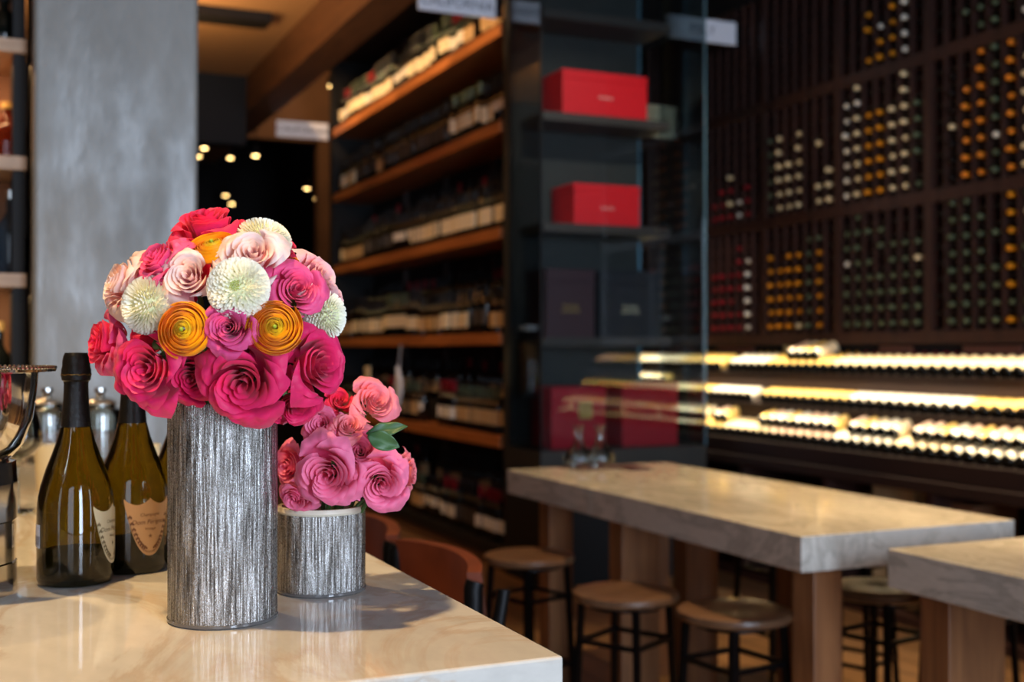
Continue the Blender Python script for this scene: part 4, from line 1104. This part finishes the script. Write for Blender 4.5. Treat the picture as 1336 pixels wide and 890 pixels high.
# little card strip under the racks
for k, (a, b) in enumerate(((4.55, 4.95), (5.35, 5.62), (6.0, 6.5), (6.9, 7.35), (7.6, 8.0))):
    o = MB().box(4.945, 4.96, a, b, 1.36, 1.435).build('shelf_talker', pmat('reddish_card', (120, 74, 60), .6), smooth=False); tag(o, 'reddish brown card strip on the ledge under the racks, %s from the right' % ['first', 'second', 'third', 'fourth', 'fifth'][k], 'card')
y, d = wall_at(1041, 4.885)
o = MB().box(4.875, 4.888, y - .14, y + .14, 1.385, 1.44).build('shelf_card', pmat('grey_green_card', (110, 108, 88), .6), smooth=False); tag(o, 'grey green card hung under the orange capped rack bay', 'card')

dprot = {}
for ln in ('cream', 'white', 'straw', 'pink'):
    o = wine_proto(M_bg[0], M_caps[{'cream': 'red', 'white': 'gold', 'straw': 'gold', 'pink': 'black'}[ln]], M_labs[ln], .30, .0385, 18, (.05, .57), 5.0)
    dprot[ln] = [o, False]
rn = ['top', 'middle', 'bottom']
Mt = Matrix.Rotation(PI / 2 - TL, 4, 'Y')
def put_display(ln, x, y, z, row, layer):
    WB.append((dprot[ln][0], Matrix.Translation((x, y, z)) @ Matrix.Rotation(PI / 2 - TL, 4, 'Y') @ Matrix.Rotation(PI, 4, 'Z'),
        '%s labelled wine bottle lying base outward in the %s lit display row%s' % (ln, rn[row], '' if layer == 0 else ', upper layer'), '%s labelled bottles in the %s display row%s' % (ln, rn[row], ' upper layer' if layer else ''), .0125))
r_ = .0385
for i, (x, z) in enumerate(rows):
    y = DY0 + .08; ln = 'cream'; run = 0; pitch = .083; k = 0
    gaps = {0: (6.92, 6.99), 1: (6.28, 6.36), 2: (0, 0)}[i]
    while y < (9.4 if i < 2 else 8.6):
        if run <= 0: run = rnd.randint(3, 9); ln = rnd.choice(['cream', 'white', 'cream', 'pink', 'straw', 'white'])
        run -= 1
        if not gaps[0] < y < gaps[1]:
            put_display(ln, x + r_ * math.sin(TL), y, z + r_ * math.cos(TL) + .001, i, 0)
            if (i == 2 and rnd.random() < .8) or (i == 0 and 5.92 < y < 6.22) or (i == 1 and 7.45 < y < 7.95):
                put_display(rnd.choice(['cream', 'white', 'straw', 'pink']), x + .05 + r_ * math.sin(TL) - math.sin(TL) * r_ * 1.73, y + pitch / 2, z + r_ * math.cos(TL) + .001 + .02 + math.cos(TL) * r_ * 1.73, i, 1)
        y += pitch; k += 1
# the 300 wine bottles that show largest are things of their own, the rest one object
def size_of(q):
    p = q[1].translation; dd = p.dot(FV); px = 668 + F * p.dot(RV) / dd
    if px > 1350: return 0
    return q[4] / dd ** 2
WB.sort(key=lambda q: -size_of(q)); usedp = {}
rest = MB(); rmats = []
for i, (p, M, lb_, gr, _) in enumerate(WB):
    if i < 300:
        o = copy_tree(p) if p.name in usedp else p
        usedp.setdefault(p.name, []).append((o, M)); tag(o, lb_, 'bottle', gr)
    else: bake(rest, p, M, rmats)
for lst in usedp.values():
    for o, M in lst: o.matrix_world = M
for p in [q[0] for q in protos] + list(rprot.values()) + [q[0] for q in dprot.values()]:
    if p.name not in usedp:
        for ch in list(p.children): bpy.data.objects.remove(ch)
        bpy.data.objects.remove(p)
o = rest.build('wine_bottles', rmats); tag(o, 'all the smaller wine bottles, lying neck out in the racks and standing far off', 'bottles', None, 'stuff')
# crates under the stand
def crate(y0, y1, h, mat, label, word=None):
    e = empty('wine_crate', (4.42, (y0 + y1) / 2, .05), label=label, cat='crate')
    w = (y1 - y0) / 2
    for a in range(3):
        MB().box(0, .30, -w, w, a * h / 3 + .003, (a + 1) * h / 3 - .003).build('crate_board', mat, e, smooth=False, bevel=.003)
    if word:
        M = Matrix.Translation((-.003, 0, h * .72)) @ Matrix.Rotation(-PI / 2, 4, 'Z') @ Matrix.Rotation(PI / 2, 4, 'X')
        text_obj('crate_print', word, .09, M, M_ink, e)
crate(4.76, 5.08, .68 - .05, pmat('pale_crate_wood', (196, 178, 140), .6, var=((1, 6, 1), 4, (176, 156, 118))), 'pale wooden wine crate on the bottom shelf under the display', 'MM')
crate(4.36, 4.62, .60, pmat('brown_crate_wood', (124, 84, 58), .6), 'brown wooden crate right of the pale one under the display')

# ================================================================= LAMPS
M_lamp = pmat('reflection_glow', (255, 214, 150), .5, emit=(255, 206, 130), estr=14)
sp = empty('stand_in_lamp', (0, 0, 0))  # added lamps stand in for small glints taken to be reflections
MB().lathe([(.0005, .0), (.035, .0), (.04, .005), (.04, .09), (.03, .10), (.0005, .10)], 20, capb=False, capt=False).build('lamp_housing', M_black, sp)
MB().lathe([(.0005, -.003), (.030, -.003), (.030, .0), (.0005, .0)], 20, capb=False, capt=False).build('lamp_lens', M_lamp, sp)
MB().tube([(0, 0, .10), (0, 0, .40)], .008, 8).build('lamp_stem', M_black, sp)
spots = [(266, 193, 12), (258, 204, 13), (300, 206, 13.5), (333, 203, 12), (427, 229, 14), (400, 246, 14), (294, 255, 15.5), (302, 266, 15.5), (427, 3, 9.2), (432, 112, 11.9), (413, 259, 15)]
nm_ = ['reflection stand-in %s in the dark back room' % q for q in ('high beside the column', 'touching the column edge', 'second right of the column', 'left of the far sign', 'close to the far end of the wine wall', 'left of the wine wall end', 'low above the bouquet', 'lowest above the bouquet', 'at the ceiling beam', 'by the top of the bulkhead', 'low near the wine wall')]
for i, (px, py, d) in enumerate(spots):
    o = sp if i == 0 else copy_tree(sp)
    o.location = W(px, py, d); tag(o, nm_[i], 'spotlight')
    o.scale = (1, 1, 1)

def area(name, loc, rot, sx, sy, power, col, spread=None):
    l = bpy.data.lights.new(name, 'AREA'); l.shape = 'RECTANGLE'; l.size = sx; l.size_y = sy; l.energy = power; l.color = col
    if spread: l.spread = spread
    o = bpy.data.objects.new(name, l); COL.objects.link(o); o.location = loc; o.rotation_euler = rot
    return o
def spot(name, loc, target, power, col, ang=60, blend=.5, r=.03):
    l = bpy.data.lights.new(name, 'SPOT'); l.energy = power; l.color = col; l.spot_size = math.radians(ang); l.spot_blend = blend; l.shadow_soft_size = r
    o = bpy.data.objects.new(name, l); COL.objects.link(o); o.location = loc
    o.rotation_euler = (Vector(target) - Vector(loc)).to_track_quat('-Z', 'Y').to_euler()
    return o
DAY = (.66, .80, 1.0); WARM = (1.0, .69, .34); WARM2 = (1.0, .60, .28)
for (a, b), pw in zip(wins, (40, 225, 95)):   # daylight through the three street windows
    area('window_daylight', ((a + b) / 2, YF - .03, (WZ0 + WZ1) / 2), (PI / 2, 0, 0), b - a - .1, WZ1 - WZ0 - .1, pw, DAY)
spot('counter_lamp', (-.62, 1.0, 3.85), (.2, 1.6, 1.1), 300, WARM, 50, .7, .05)
spot('counter_lamp', (-.3, 2.9, 3.85), (-.1, 2.7, 1.1), 200, WARM, 60, .6, .05)
spot('table_lamp', (3.1, 3.5, 3.9), (2.5, 3.5, .9), 360, WARM, 62, .6, .05)
spot('table_lamp', (3.0, 2.75, 3.9), (2.5, 1.7, .9), 200, WARM, 62, .6, .05)
spot('floor_lamp_light', (3.8, 3.2, 3.9), (3.9, 3.4, 0), 260, WARM, 60, .6, .05)
spot('jar_fill_light', (1.9, 4.9, 2.6), (3.1, 6.7, 1.33), 170, WARM, 9, .6, .03)  # added fill without a fixture, brightens the corks in the jar
spot('cabinet_fill_light', (3.0, 4.3, 3.9), (3.5, 6.5, 2.3), 150, (1, .85, .7), 50, .6, .05)  # added fill from in front of the glass, brightens the boxes
for y, pw in ((7.3, 110), (8.4, 130), (9.6, 150), (10.6, 110)):
    spot('wine_wall_spot', (2.0, y - .2, 4.5), (3.1, y + .1, 3.2), pw, WARM2, 62, .7, .04)
for y, pw in ((7.4, 45), (9.0, 52), (10.4, 55)):  # second set: frontal fill added to lift the lower shelves
    spot('wine_wall_spot', (.9, y - .2, 3.85), (3.0, y, 1.4), pw, WARM, 60, .8, .04)
spot('bulkhead_spot', (2.8, 11.4, 4.6), (2.9, 13, 4.1), 60, WARM2, 110, .7, .04)
spot('far_sign_spot', (2.6, 9.6, 4.6), (2.7, 10.9, 3.45), 25, (1, .8, .62), 30, .7, .04)
area('ceiling_fill_uplight', (.8, 7.6, 3.2), (PI, 0, 0), .6, 3.0, 60, WARM2)  # unseen uplight added to brighten the tan ceiling panel
for i, (x, z) in enumerate(rows):   # LED strips above the three display rows
    area('display_strip', (x + .02, (DY0 + DY1) / 2, z + .205), (0, math.radians(-12), 0), .015, DY1 - DY0, (11, 11, 10)[i], (1, .80, .52), math.radians(120))
for y in (4.6, 5.8, 7.2): spot('rack_spot', (2.9, y, 4.6), (4.95, y + .3, 1.9), 55, WARM, 48, .8, .04)
area('bar_shelf_strip', (-.25, 3.95, 2.29), (math.radians(15), 0, 0), .8, .02, 2.6, WARM2)
area('bar_shelf_strip', (-.25, 3.95, 1.58), (math.radians(15), 0, 0), .8, .02, 1.6, WARM)

w = bpy.data.worlds.new('w'); SC.world = w; w.use_nodes = True
w.node_tree.nodes['Background'].inputs[0].default_value = (.75, .85, 1, 1); w.node_tree.nodes['Background'].inputs[1].default_value = .35

# ================================================================= CAMERA
cam = bpy.data.cameras.new('camera'); co = bpy.data.objects.new('camera', cam); COL.objects.link(co); SC.camera = co
cam.sensor_width = 36; cam.lens = F * 36 / 1336
co.location = (0, 0, CH); co.rotation_euler = (PI / 2 + math.atan(12 / F), 0, -TH)
cam.dof.use_dof = True; cam.dof.focus_distance = 1.33; cam.dof.aperture_fstop = 4.3; cam.clip_start = .05
SC.view_settings.view_transform = 'Standard'; SC.view_settings.look = 'None'; SC.view_settings.gamma = 1; SC.view_settings.exposure = .35
SC.view_settings.use_curve_mapping = False
